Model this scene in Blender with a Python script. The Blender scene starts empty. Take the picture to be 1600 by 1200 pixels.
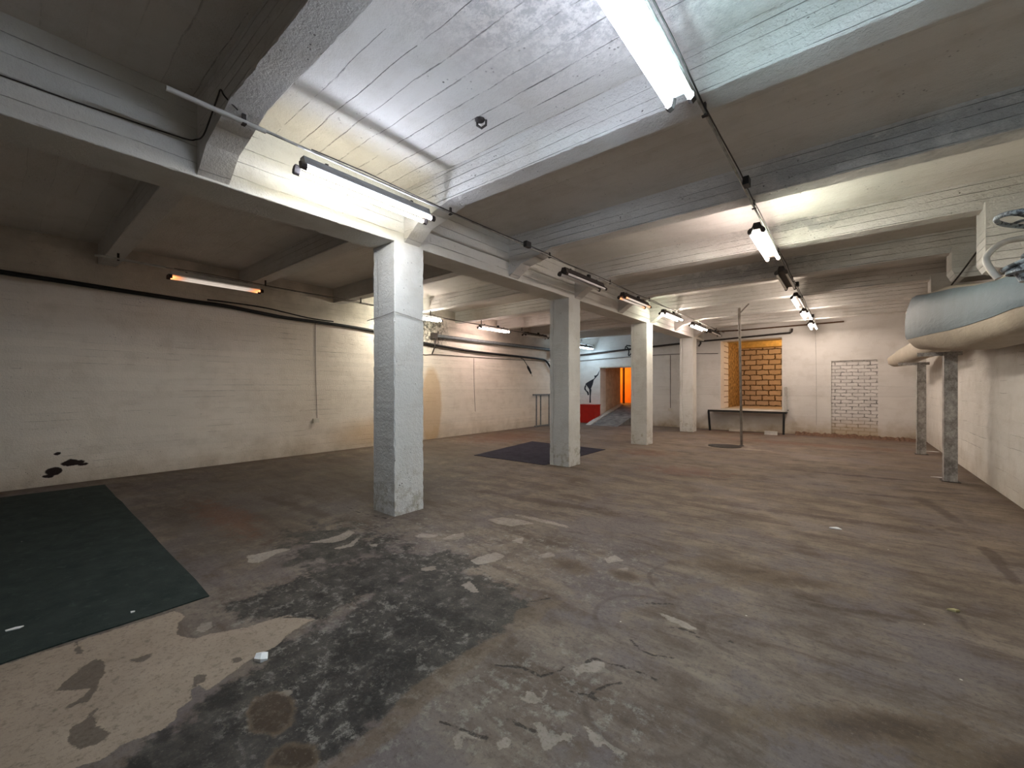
import bpy, math, random
from mathutils import Vector, Matrix
random.seed(7)
S = bpy.context.scene
COL = S.collection
PI = math.pi

# ------------------------------------------------------------------ mesh helpers
class MB:
    """collects pieces and links them as one mesh object"""
    def __init__(s): s.v = []; s.f = []
    def add(s, vs, fs):
        b = len(s.v); s.v += [tuple(p) for p in vs]; s.f += [tuple(b + i for i in f) for f in fs]; return s
    def box(s, x0, x1, y0, y1, z0, z1):
        v = [(x0,y0,z0),(x1,y0,z0),(x1,y1,z0),(x0,y1,z0),(x0,y0,z1),(x1,y0,z1),(x1,y1,z1),(x0,y1,z1)]
        return s.add(v, [(3,2,1,0),(4,5,6,7),(0,1,5,4),(1,2,6,5),(2,3,7,6),(3,0,4,7)])
    def bar(s, a, b, w, h, up=(0,0,1)):
        a = Vector(a); b = Vector(b); d = (b-a).normalized(); u = Vector(up)
        if abs(d.dot(u)) > .95: u = Vector((0,1,0))
        r = d.cross(u).normalized(); u = r.cross(d).normalized()
        v = [p + r*sx*w/2 + u*sy*h/2 for p in (a,b) for sx,sy in ((-1,-1),(1,-1),(1,1),(-1,1))]
        return s.add(v, [(3,2,1,0),(4,5,6,7),(0,1,5,4),(1,2,6,5),(2,3,7,6),(3,0,4,7)])
    def tube(s, pts, r, n=8, cap=True, closed=False):
        pts = [Vector(p) for p in pts]; rs = r if isinstance(r, (list, tuple)) else [r]*len(pts)
        rings = []; t0 = None; u = None; N = len(pts)
        for i, p in enumerate(pts):
            if closed: t = (pts[(i+1) % N]-pts[i-1]).normalized()
            else: t = (pts[min(i+1, N-1)]-pts[max(i-1, 0)]).normalized()
            if u is None:
                u = t.cross(Vector((0,0,1)))
                if u.length < .01: u = t.cross(Vector((0,1,0)))
                u.normalize()
            else:
                u = (u - t*u.dot(t)).normalized()
            w = t.cross(u)
            rings.append([p + (u*math.cos(2*PI*k/n)+w*math.sin(2*PI*k/n))*rs[i] for k in range(n)])
        vs = [q for R in rings for q in R]; fs = []
        M = N if closed else N-1
        for i in range(M):
            a = i*n; b = ((i+1) % N)*n
            for k in range(n): fs.append((a+k, a+(k+1) % n, b+(k+1) % n, b+k))
        if cap and not closed:
            fs.append(tuple(range(n))[::-1]); fs.append(tuple(range((N-1)*n, N*n)))
        return s.add(vs, fs)
    def lathe(s, prof, origin=(0,0,0), axis='z', n=24):
        o = Vector(origin); vs = []
        for (r, h) in prof:
            for k in range(n):
                c, q = r*math.cos(2*PI*k/n), r*math.sin(2*PI*k/n)
                p = (c,q,h) if axis == 'z' else ((h,c,q) if axis == 'x' else (q,h,c))
                vs.append(o+Vector(p))
        m = len(prof); fs = [(i*n+k, i*n+(k+1) % n, (i+1)*n+(k+1) % n, (i+1)*n+k) for i in range(m-1) for k in range(n)]
        fs.append(tuple(range(n))[::-1]); fs.append(tuple(range((m-1)*n, m*n)))
        return s.add(vs, fs)
    def loft(s, rings):
        n = len(rings[0]); vs = [p for R in rings for p in R]
        fs = [(i*n+k, i*n+(k+1) % n, (i+1)*n+(k+1) % n, (i+1)*n+k) for i in range(len(rings)-1) for k in range(n)]
        fs.append(tuple(range(n))[::-1]); fs.append(tuple(range((len(rings)-1)*n, len(rings)*n)))
        return s.add(vs, fs)
    def prism(s, poly, a, b, plane='xz'):
        """polygon extruded between a and b along the axis left out"""
        def P(p, c): return (p[0], c, p[1]) if plane == 'xz' else ((p[0], p[1], c) if plane == 'xy' else (c, p[0], p[1]))
        n = len(poly); vs = [P(p, a) for p in poly]+[P(p, b) for p in poly]
        fs = [tuple(range(n)), tuple(range(n, 2*n))[::-1]]+[(k, n+k, n+(k+1) % n, (k+1) % n) for k in range(n)]
        return s.add(vs, fs)
    def torus(s, c, R, r, rot=None, N=32, n=8):
        m = rot or Matrix.Identity(3)
        return s.tube([Vector(c)+m @ Vector((R*math.cos(2*PI*k/N), R*math.sin(2*PI*k/N), 0)) for k in range(N)], r, n, closed=True)
    def build(s, name, mat=None, parent=None, smooth=None, loc=None):
        me = bpy.data.meshes.new(name); me.from_pydata(s.v, [], s.f); me.update()
        import bmesh
        bm = bmesh.new(); bm.from_mesh(me); bmesh.ops.recalc_face_normals(bm, faces=bm.faces)
        if smooth:
            for f in bm.faces: f.smooth = True
            for e in bm.edges:
                if len(e.link_faces) == 2 and e.calc_face_angle(0) > math.radians(smooth): e.smooth = False
        bm.to_mesh(me); bm.free()
        o = bpy.data.objects.new(name, me); COL.objects.link(o)
        if mat: me.materials.append(mat)
        if parent: o.parent = parent
        if loc: o.location = loc
        return o

def tag(o, label, cat, group=None, kind=None):
    o['label'] = label; o['category'] = cat
    if group: o['group'] = group
    if kind: o['kind'] = kind
    return o
def empty(name, loc, label, cat, group=None):
    o = bpy.data.objects.new(name, None); COL.objects.link(o); o.location = loc; o.empty_display_size = .1
    return tag(o, label, cat, group)
def copy_tree(o, parent=None):
    c = o.copy(); COL.objects.link(c)
    if parent: c.parent = parent
    for ch in [x for x in bpy.data.objects if x.parent == o]: copy_tree(ch, c)
    return c

# ------------------------------------------------------------------ material helpers
class NT:
    def __init__(s, name):
        s.m = bpy.data.materials.new(name); s.m.use_nodes = True; s.t = s.m.node_tree; s.n = s.t.nodes; s.l = s.t.links
        s.b = s.n['Principled BSDF']; s._co = None
    def nd(s, typ, **k):
        o = s.n.new(typ)
        for a, v in k.items(): setattr(o, a, v)
        return o
    def put(s, sock, v):
        if hasattr(v, 'is_output'): s.l.new(v, sock)
        elif isinstance(v, (tuple, list)) and sock.type == 'RGBA' and len(v) == 3: sock.default_value = (*v, 1)
        else: sock.default_value = v
    @property
    def co(s):
        if s._co is None: s._co = s.nd('ShaderNodeTexCoord').outputs['Object']
        return s._co
    def M(s, op, a, b=0.0, c=None, clamp=False):
        o = s.nd('ShaderNodeMath', operation=op, use_clamp=clamp); s.put(o.inputs[0], a); s.put(o.inputs[1], b)
        if c is not None: s.put(o.inputs[2], c)
        return o.outputs[0]
    def V(s, op, a, b=(0,0,0), out=0):
        o = s.nd('ShaderNodeVectorMath', operation=op); s.put(o.inputs[0], a)
        if op == 'SCALE': s.put(o.inputs['Scale'], b)
        elif op != 'LENGTH': s.put(o.inputs[1], b)
        return o.outputs['Value'] if op in ('LENGTH', 'DOT_PRODUCT', 'DISTANCE') else o.outputs[0]
    def noise(s, scale, detail=4, rough=.55, vec=None, color=False, dist=0.0):
        o = s.nd('ShaderNodeTexNoise'); s.l.new(vec or s.co, o.inputs['Vector'])
        o.inputs['Scale'].default_value = scale; o.inputs['Detail'].default_value = detail; o.inputs['Roughness'].default_value = rough; o.inputs['Distortion'].default_value = dist
        return o.outputs['Color' if color else 0]
    def ramp(s, v, lo, hi, a=0.0, b=1.0, smooth=False):
        o = s.nd('ShaderNodeMapRange', interpolation_type='SMOOTHSTEP' if smooth else 'LINEAR'); s.put(o.inputs[0], v)
        for i, x in zip((1,2,3,4), (lo, hi, a, b)): o.inputs[i].default_value = x
        return o.outputs[0]
    def mix(s, fac, a, b, mode='MIX'):
        o = s.nd('ShaderNodeMix', data_type='RGBA', blend_type=mode); s.put(o.inputs[0], fac); s.put(o.inputs[6], a); s.put(o.inputs[7], b)
        return o.outputs[2]
    def scl(s, v, sx, sy, sz):
        o = s.nd('ShaderNodeMapping'); s.l.new(v, o.inputs[0]); o.inputs['Scale'].default_value = (sx, sy, sz); return o.outputs[0]
    def xyz(s, v=None):
        o = s.nd('ShaderNodeSeparateXYZ'); s.l.new(v or s.co, o.inputs[0]); return o.outputs
    def blob(s, vec, c, r, rot=0.0, soft=.25):
        """soft-edged ellipse of wear or stain around c (1 inside, 0 outside)"""
        o = s.nd('ShaderNodeMapping', vector_type='TEXTURE'); s.l.new(vec, o.inputs[0])
        o.inputs['Location'].default_value = c; o.inputs['Rotation'].default_value = (0,0,rot) if not isinstance(rot, tuple) else rot
        o.inputs['Scale'].default_value = r
        return s.ramp(s.V('LENGTH', o.outputs[0]), 1-soft, 1+soft, 1, 0, True)
    def band(s, vec, a, b, w, soft=.5):
        """a line of wear from a to b on the floor"""
        dx, dy = b[0]-a[0], b[1]-a[1]; L = math.hypot(dx, dy)
        return s.blob(vec, ((a[0]+b[0])/2, (a[1]+b[1])/2, 0), (L/2, w, 1), math.atan2(dy, dx), soft)
    def mx(s, *vs):
        r = vs[0]
        for v in vs[1:]: r = s.M('MAXIMUM', r, v)
        return r
    def done(s, color, rough=.8, bump=None, bstr=.3, bdist=.01, metal=0.0, spec=.3):
        s.put(s.b.inputs['Base Color'], color); s.put(s.b.inputs['Roughness'], rough); s.b.inputs['Metallic'].default_value = metal
        s.b.inputs['Specular IOR Level'].default_value = spec
        if bump is not None:
            o = s.nd('ShaderNodeBump'); o.inputs['Strength'].default_value = bstr; o.inputs['Distance'].default_value = bdist
            s.l.new(bump, o.inputs['Height']); s.l.new(o.outputs[0], s.b.inputs['Normal'])
        return s.m

def simple(name, col, rough=.6, metal=0.0, var=.15, scale=12, bump=.15, bdist=.004):
    t = NT(name); n = t.noise(scale, 5)
    c = t.mix(t.ramp(n, .3, .7), tuple(x*(1-var) for x in col), tuple(min(1, x*(1+var)) for x in col))
    return t.done(c, rough, n, bump, bdist, metal)

def painted(name, base, across, board, line_amt=.5, pits=.35, dirt=.35, rough_bump=1.0, low_dirt=0.0, extra=None, along=None, b0=.47, b1=.55, where=None):
    """white-painted board-marked concrete; across = axis index the boards are stacked along"""
    t = NT(name); x = t.xyz(); P = t.co
    warp = t.noise(1.3, 3)
    a = t.M('ADD', t.M('DIVIDE', x[across], board), t.M('MULTIPLY', warp, .35))
    fr = t.M('FRACT', a); idx = t.M('FLOOR', a)
    d = t.M('ABSOLUTE', t.M('SUBTRACT', fr, .5))                       # .5 at a joint
    fine = t.noise(30, 4, .65)
    edge = t.M('ADD', d, t.M('MULTIPLY', t.M('SUBTRACT', fine, .5), .03))
    line = t.ramp(edge, .466, .488, 0, 1)
    # joints show only in stretches
    wn = t.nd('ShaderNodeTexWhiteNoise', noise_dimensions='1D'); t.l.new(idx, wn.inputs['W'])
    stretch = [1.0, 1.0, 1.0]; al = along if along is not None else (1 if across != 1 else 0); stretch = [.001]*3; stretch[al] = .9
    cmb = t.V('ADD', t.scl(P, *stretch), t.nd('ShaderNodeCombineXYZ').outputs[0])
    jit = t.nd('ShaderNodeCombineXYZ'); t.l.new(t.M('MULTIPLY', wn.outputs['Value'], 60), jit.inputs[2])
    cmb = t.V('ADD', t.scl(P, *stretch), jit.outputs[0])
    brk = t.ramp(t.noise(.7, 7, .78, cmb), b0, b1, 0, 1)
    line = t.M('MULTIPLY', line, brk)
    if where: line = t.M('MULTIPLY', line, where(t, x))
    big = t.noise(.55, 4, .6); mid = t.noise(3.2, 5, .62); 
    streak = t.noise(1.0, 4, .6, t.scl(P, *[9 if i == across else 1.6 for i in range(3)]))
    c = t.mix(t.ramp(big, .3, .72), tuple(q*.86 for q in base), base)
    c = t.mix(t.M('MULTIPLY', t.ramp(mid, .5, .78), dirt), c, (base[0]*.62, base[1]*.58, base[2]*.52))
    c = t.mix(t.M('MULTIPLY', t.ramp(streak, .52, .8), dirt*.7), c, (base[0]*.66, base[1]*.62, base[2]*.56))
    tone = t.ramp(wn.outputs['Value'], 0, 1, .965, 1.02)
    c = t.mix(1.0, c, t.nd('ShaderNodeCombineColor').outputs[0], 'MIX') if False else c
    hs = t.nd('ShaderNodeHueSaturation'); t.l.new(c, hs.inputs['Color']); t.l.new(tone, hs.inputs['Value']); c = hs.outputs[0]
    # pits and chipped flakes in clusters
    vo = t.nd('ShaderNodeTexVoronoi'); vo.inputs['Scale'].default_value = 26; t.l.new(P, vo.inputs['Vector'])
    cl = t.ramp(t.noise(1.7, 4, .7), .52, .68)
    pit = t.M('MULTIPLY', t.ramp(vo.outputs['Distance'], .12, .22, 1, 0), cl)
    pit = t.M('MULTIPLY', pit, t.ramp(t.noise(11, 3), .5, .6))
    c = t.mix(t.M('MULTIPLY', pit, pits*1.6, clamp=True), c, (.12,.105,.09))
    c = t.mix(t.M('MULTIPLY', line, line_amt), c, (.13,.115,.10))
    if low_dirt:
        z = t.M('ADD', x[2], t.M('MULTIPLY', t.M('SUBTRACT', t.noise(2.2, 5, .65), .5), .9))
        c = t.mix(t.M('MULTIPLY', t.ramp(z, -.05, .55, 1, 0, True), low_dirt), c, (.36,.27,.17))
        c = t.mix(t.M('MULTIPLY', t.ramp(z, -.25, .12, 1, 0, True), low_dirt), c, (.13,.085,.055))
    if extra: c = extra(t, c, x)
    h = t.M('ADD', t.M('MULTIPLY', t.noise(38, 5, .7), .55), t.M('MULTIPLY', mid, .6))
    h = t.M('SUBTRACT', t.M('SUBTRACT', h, t.M('MULTIPLY', line, .8)), t.M('MULTIPLY', pit, .9))
    h = t.M('ADD', h, t.M('MULTIPLY', wn.outputs['Value'], .35))
    return t.done(c, .75, h, .7*rough_bump, .02)

WHITE = (.66,.62,.57)
M = {}
def left_extra(t, c, x):
    P = t.V('ADD', t.co, t.V('SCALE', t.V('SUBTRACT', t.noise(9, 5, .65, color=True), (.5,.5,.5)), .34))
    P2 = t.V('ADD', t.co, t.V('SCALE', t.V('SUBTRACT', t.noise(7, 4, .65, color=True), (.5,.5,.5)), .10))
    def bl(y, z, ry, rz, soft=.2, pp=P): return t.blob(pp, (-8.87, y, z), (4, ry, rz), 0, soft)
    m = t.M('MULTIPLY', bl(7.45, 2.98, .55, .42, .5), t.ramp(t.noise(9, 5, .7), .40, .56))
    c = t.mix(t.M('MULTIPLY', m, .9), c, (.035,.03,.027))
    m = t.mx(t.blob(P2, (-8.87, 7.44, .9), (4, .36, 1.05), 0, .12), t.blob(P2, (-8.87, 5.9, .35), (4, 1.0, .3), 0, .7))
    c = t.mix(t.M('MULTIPLY', m, .55), c, (.50,.30,.12))
    P3 = t.V('ADD', t.co, t.V('SCALE', t.V('SUBTRACT', t.noise(9, 5, .65, color=True), (.5,.5,.5)), .07))
    def hole(y, z, ry, rz): return t.blob(P3, (-8.87, y, z), (4, ry, rz), 0, .12)
    h = t.mx(hole(.49,.20,.085,.055), hole(.68,.30,.12,.045), hole(.53,.45,.035,.022), hole(.79,.26,.06,.02), hole(.44,.14,.06,.02))
    c = t.mix(h, c, (.018,.008,.006))
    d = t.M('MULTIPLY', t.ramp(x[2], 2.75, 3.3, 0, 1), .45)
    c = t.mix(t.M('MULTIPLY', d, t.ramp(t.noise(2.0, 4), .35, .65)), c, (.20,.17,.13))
    return c
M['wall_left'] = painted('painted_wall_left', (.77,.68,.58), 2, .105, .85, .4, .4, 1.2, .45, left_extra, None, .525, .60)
M['wall_far'] = painted('painted_wall_far', (.66,.62,.58), 2, .3, .3, .35, .4, 1.0, .75, None, None, .54, .62)
M['wall_right'] = painted('painted_wall_right', (.64,.60,.55), 2, .17, .7, .45, .45, 1.0, .35, None, None, .53, .60)
def slab_extra(t, c, x):
    # grime patch and grey blotches on the slab over the first bay
    P = t.V('ADD', t.co, t.V('SCALE', t.V('SUBTRACT', t.noise(2.4, 6, .7, color=True), (.5,.5,.5)), .9))
    m = t.blob(P, (-.9, 1.9, 3.59), (1.0, .7, 3), .3, .5)
    m = t.M('MULTIPLY', m, t.ramp(t.noise(16, 5, .75), .42, .58))
    return t.mix(t.M('MULTIPLY', m, .55), c, (.22,.21,.20))
M['slab'] = painted('painted_slab', (.665,.625,.575), 1, .19, .9, .7, .4, 1.1, 0, slab_extra, None, .49, .56, lambda t, x: t.ramp(t.V('LENGTH', t.V('MULTIPLY', t.V('SUBTRACT', t.co, (-1.5,2.0,3.59)), (.4,1,0))), .9, 1.6, 1, .22))
def beam_extra(t, c, x):
    P = t.V('ADD', t.co, t.V('SCALE', t.V('SUBTRACT', t.noise(4, 5, .7, color=True), (.5,.5,.5)), .5))
    m = t.mx(t.blob(P, (.6,4.655,3.44), (1.6,.3,.13), 0, .6), t.blob(P, (-.6,6.5,3.5), (.6,.3,.06), 0, .6), t.blob(P, (-1.6,8.33,3.45), (1.2,.3,.1), 0, .6))
    return t.mix(t.M('MULTIPLY', m, .6), c, (.21,.205,.20))
M['beam_t'] = painted('painted_transverse_beam', (.65,.62,.58), 2, .085, .20, .75, .5, 1.9, 0, beam_extra, 0)
M['beam_m'] = painted('painted_main_beam', (.66,.64,.59), 2, .125, .55, .5, .4, 1.2)
def col_extra(t, c, x):
    z = t.M('ADD', x[2], t.M('MULTIPLY', t.M('SUBTRACT', t.noise(5, 5, .7), .5), .9))
    fl = t.M('MULTIPLY', t.ramp(z, .1, .75, 1, 0, True), t.ramp(t.noise(9, 5, .7), .50, .60))
    c = t.mix(t.M('MULTIPLY', fl, .6), c, (.30,.26,.18))
    return t.mix(t.M('MULTIPLY', t.ramp(z, -.25, .06, 1, 0, True), .75), c, (.20,.15,.10))
M['column'] = painted('painted_column', (.64,.625,.59), 0, .41, 0, .8, .5, 1.5, 0, col_extra)

import numpy as np
# wear marks of the floor, each an ellipse (x, y, half-length, half-width, angle in degrees) on the concrete
WEAR = dict(
 dark=[(-3.5,1.9,.75,.35,0)],
 speck=[(-2.3,1.3,.9,.5,20),(-1.35,1.35,.35,.3,0),(-1.8,.9,.5,.35,0),(-2.9,2.4,1.1,.5,0),(-2.1,2.8,1.1,.55,15),(-1.0,1.6,.4,.4,0)],
 black=[(-1.97,1.52,.17,.10,20),(-1.80,1.25,.13,.10,0),(-2.05,1.22,.16,.12,0),(-1.62,1.02,.10,.06,0),(-1.9,1.75,.2,.06,10),(-2.15,.42,.05,.03,0),(-2.02,.33,.08,.02,10),(-2.2,.62,.08,.05,0)],
 beige=[], hollow=[], joint=[(-.6,3.4,.7,.05,55)],
 pale=[(-1.64,10.75,.33,.10,0),(-2.5,3.6,.35,.04,0)],
 brown=[(-1.70,2.82,.17,.13,0),(-1.3,2.95,.12,.08,0),(-.5,3.6,.5,.15,10),(.1,2.3,.5,.12,35),(.55,2.4,.4,.15,40)],
 red=[(-2.2,7.3,.55,.35,15),(-3.4,8.8,.5,.4,0),(-7.6,9.2,.9,1.3,0),(-5.3,1.55,.8,.18,0),(-.8,12.6,1.8,.3,0),(.4,15.0,1.6,.38,0),(-2.6,14.6,1.2,.3,0)],
 crack=[],
 streak=[(.8,6.8,.6,.06,100),(-.2,5.6,1.2,.06,8),(.3,7.2,.8,.05,15),(-3.0,4.2,1.0,.10,8),(.9,7.9,.5,.05,20),(.2,8.6,.9,.07,5),(-5.0,2.2,.7,.08,5),(.1,3.4,.3,.03,20)],
 grime=[(-6.4,3.2,2.8,2.2,0),(-5.2,1.6,1.8,.8,0),(-6.8,6.2,2.0,1.5,0)])
# outlines of chipped paint, bare patches, stains and cracks on the floor, in metres
POLY = dict(
 beige=[[(-3.323,0.002),(-3.312,0.269),(-3.287,0.621),(-3.275,0.697),(-3.165,0.720),(-3.089,0.666),(-2.961,0.630),(-2.833,0.688),(-2.821,0.759),(-2.787,0.827),(-2.737,0.909),(-2.722,1.025),(-2.676,1.116),(-2.512,1.195),(-2.480,1.052),(-2.412,0.940),(-2.408,0.860),(-2.386,0.793),(-2.354,0.726),(-2.310,0.622),(-2.297,0.606),(-2.382,0.590),(-2.364,0.562),(-2.275,0.533),(-2.266,0.493),(-2.203,0.468),(-2.181,0.422),(-2.201,0.366),(-2.210,0.301),(-2.190,0.245),(-2.208,0.179),(-2.105,0.082),(-2.538,-0.269),(-3.360,-0.356)]],
 hollow=[[(-3.318,0.257),(-3.307,0.273),(-3.191,0.273),(-3.129,0.289),(-3.143,0.250)],
   [(-3.031,0.315),(-2.923,0.338),(-2.842,0.331),(-2.786,0.307),(-2.698,0.280),(-2.638,0.254),(-2.645,0.186),(-2.676,0.184),(-2.699,0.239),(-2.739,0.274),(-2.779,0.226),(-2.841,0.165),(-2.926,0.216),(-2.984,0.264)],
   [(-2.883,0.422),(-2.863,0.451),(-2.865,0.510),(-2.823,0.497),(-2.811,0.467),(-2.830,0.426)],
   [(-2.462,0.592),(-2.472,0.613),(-2.437,0.635),(-2.383,0.611),(-2.386,0.587),(-2.333,0.566),(-2.310,0.544),(-2.395,0.569)],
   [(-2.478,0.750),(-2.465,0.781),(-2.426,0.786),(-2.423,0.756)],
   [(-2.553,0.265),(-2.509,0.251),(-2.418,0.251),(-2.355,0.282),(-2.320,0.281),(-2.296,0.239),(-2.317,0.188),(-2.397,0.168),(-2.472,0.179),(-2.506,0.222)]],
 pale=[[(-3.906,1.298),(-3.874,1.359),(-3.858,1.478),(-3.839,1.548),(-3.759,1.594),(-3.743,1.535),(-3.748,1.460),(-3.683,1.362),(-3.656,1.305),(-3.737,1.255)],
   [(-3.802,1.751),(-3.761,1.908),(-3.764,2.034),(-3.826,2.167),(-3.710,2.168),(-3.607,2.011),(-3.622,1.897)],
   [(-3.493,1.829),(-3.481,1.972),(-3.591,2.131),(-3.516,2.106),(-3.403,1.958),(-3.436,1.857)],
   [(-3.339,2.087),(-3.281,2.134),(-3.237,2.093),(-3.298,2.062)],
   [(-3.179,2.465),(-3.201,2.558),(-3.139,2.586),(-3.036,2.624),(-3.003,2.565),(-3.096,2.489)],
   [(-2.931,2.580),(-2.939,2.748),(-2.897,2.827),(-2.813,2.761),(-2.804,2.662),(-2.896,2.588)],
   [(-2.988,3.255),(-2.913,3.429),(-2.698,3.491),(-2.519,3.475),(-2.649,3.268),(-2.827,3.226)],
   [(-2.381,2.402),(-2.373,2.507),(-2.341,2.671),(-2.225,2.661),(-2.203,2.514),(-2.290,2.382)],
   [(-2.394,2.953),(-2.372,3.119),(-2.278,2.947)],
   [(-2.133,2.056),(-2.128,2.148),(-2.012,2.094),(-1.958,2.068),(-2.015,2.033)],
   [(-2.588,2.050),(-2.527,2.159),(-2.459,2.125),(-2.509,2.042)],
   [(-2.018,2.829),(-1.980,2.964),(-1.893,2.930),(-1.946,2.819)],
   [(-1.552,3.122),(-1.519,3.233),(-1.414,3.186),(-1.493,3.059)],
   [(-1.392,3.019),(-1.329,3.115),(-1.316,3.023),(-1.380,2.970)],
   [(-2.960,0.728),(-2.996,0.758),(-2.960,0.797),(-2.896,0.780),(-2.878,0.738),(-2.919,0.720)],
   [(-2.038,0.800),(-2.004,0.864),(-1.975,0.846),(-1.956,0.821),(-1.980,0.812)],
   [(-1.063,1.791),(-1.047,1.858),(-1.034,1.901),(-0.968,1.948),(-0.941,1.901),(-0.913,1.906),(-0.917,1.879),(-1.019,1.808),(-1.037,1.776)],
   [(-1.148,1.471),(-1.142,1.511),(-1.161,1.537),(-1.117,1.541),(-1.074,1.536),(-1.097,1.589),(-1.081,1.607),(-1.069,1.575),(-1.059,1.519),(-1.079,1.488),(-1.125,1.470)],
   [(-1.013,1.411),(-0.996,1.433),(-0.958,1.406),(-0.915,1.416),(-0.872,1.459),(-0.846,1.425),(-0.884,1.406),(-0.892,1.358),(-0.915,1.325),(-0.968,1.366)],
   [(-0.854,1.527),(-0.817,1.528),(-0.758,1.524),(-0.701,1.520),(-0.663,1.511),(-0.701,1.491),(-0.740,1.489),(-0.766,1.460),(-0.804,1.478)],
   [(-1.072,1.235),(-1.062,1.270),(-1.040,1.276),(-1.032,1.245),(-1.051,1.218)],
   [(-1.208,1.113),(-1.246,1.172),(-1.214,1.206),(-1.147,1.212),(-1.175,1.186),(-1.208,1.171),(-1.169,1.127),(-1.182,1.105)],
   [(-0.935,2.583),(-0.861,2.597),(-0.761,2.579),(-0.673,2.548),(-0.726,2.522),(-0.840,2.533)]],
 brown=[[(-2.011,0.668),(-2.081,0.730),(-2.056,0.801),(-1.978,0.839),(-1.877,0.823),(-1.791,0.759),(-1.791,0.698),(-1.848,0.660),(-1.906,0.645)],
   [(-1.668,0.617),(-1.738,0.665),(-1.704,0.723),(-1.627,0.774),(-1.552,0.762),(-1.496,0.724)]],
 joint=[[(-1.624,2.035),(-1.517,2.272),(-1.441,2.387),(-1.452,2.174),(-1.447,1.997),(-1.490,1.838),(-1.461,1.641),(-1.464,1.477),(-1.459,1.285),(-1.437,1.156),(-1.412,1.006),(-1.414,0.892),(-1.427,0.796),(-1.440,0.707),(-1.492,0.665),(-1.516,0.845),(-1.528,0.994),(-1.591,1.204),(-1.587,1.440),(-1.562,1.702),(-1.509,1.862)]],
 dark=[[(-2.446,0.986),(-2.376,1.244),(-2.555,1.714),(-2.683,2.094),(-2.321,2.237),(-1.822,2.248),(-1.568,2.129),(-1.509,1.862),(-1.529,1.519),(-1.512,1.216),(-1.479,0.992),(-1.489,0.830),(-1.499,0.690),(-1.706,0.405),(-1.997,0.255),(-2.192,0.455),(-2.259,0.537),(-2.290,0.720)],
   [(-3.073,0.861),(-3.187,1.329),(-3.097,1.838),(-2.681,2.432),(-2.247,2.448),(-2.485,1.771),(-2.476,1.297),(-2.590,1.044)]],
 streak=[[(0.885,5.452),(0.957,5.472),(0.985,5.228),(0.973,4.907),(0.956,4.597),(0.912,4.524),(0.899,4.776),(0.885,5.065)],
   [(0.476,3.757),(0.535,3.737),(0.557,3.537),(0.566,3.442),(0.535,3.480),(0.505,3.622)],
   [(0.373,5.717),(0.505,5.630),(0.544,5.570),(0.452,5.542)],
   [(0.593,6.077),(0.748,5.827),(0.696,5.762)],
   [(-0.293,3.429),(-0.116,3.356),(-0.182,3.354)],
   [(0.090,3.424),(0.220,3.374),(0.176,3.356)]])
CRACKS = [[(-1.000,1.657),(-0.958,1.670),(-0.905,1.693),(-0.876,1.681)],
   [(-0.916,1.684),(-0.909,1.731),(-0.872,1.820),(-0.840,1.856)],
   [(-1.381,1.576),(-1.272,1.646),(-1.160,1.653),(-1.110,1.747),(-1.113,1.781)],
   [(-1.329,1.163),(-1.267,1.184),(-1.162,1.208),(-1.127,1.228)],
   [(-1.102,1.360),(-1.051,1.359),(-0.994,1.372)],
   [(-1.042,1.882),(-1.018,1.940),(-0.970,1.952)],
   [(-0.956,1.945),(-0.876,1.973),(-0.765,1.984),(-0.685,1.976)],
   [(-0.803,2.477),(-0.720,2.502),(-0.643,2.470),(-0.597,2.462)],
   [(-0.540,2.523),(-0.481,2.549),(-0.405,2.553)],
   [(-2.579,2.340),(-2.329,2.350)],
   [(-0.941,2.205),(-0.867,2.157),(-0.796,2.153),(-0.711,2.195)],
   [(-1.036,2.631),(-0.888,2.740)],
   [(-2.760,1.039),(-2.639,1.119),(-2.569,1.203),(-2.482,1.219)],
   [(-4.646,2.591),(-4.317,2.530),(-3.770,2.622)],
   [(-3.770,2.622),(-3.930,2.843),(-3.833,3.082)],
   [(-1.615,2.193),(-1.541,2.306)]]
RINGS = [(-.70,1.78,.26),(-.95,2.45,.30),(-.85,3.15,.32),(-.45,2.65,.22)]
def seg_dist(q, p):
    d = np.full(len(q), 1e9)
    for a, b in zip(p[:-1], p[1:]):
        ab = b-a; t = np.clip(((q-a)@ab)/max(ab@ab, 1e-12), 0, 1); d = np.minimum(d, np.hypot(*(q-a-t[:,None]*ab).T))
    return d
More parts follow.
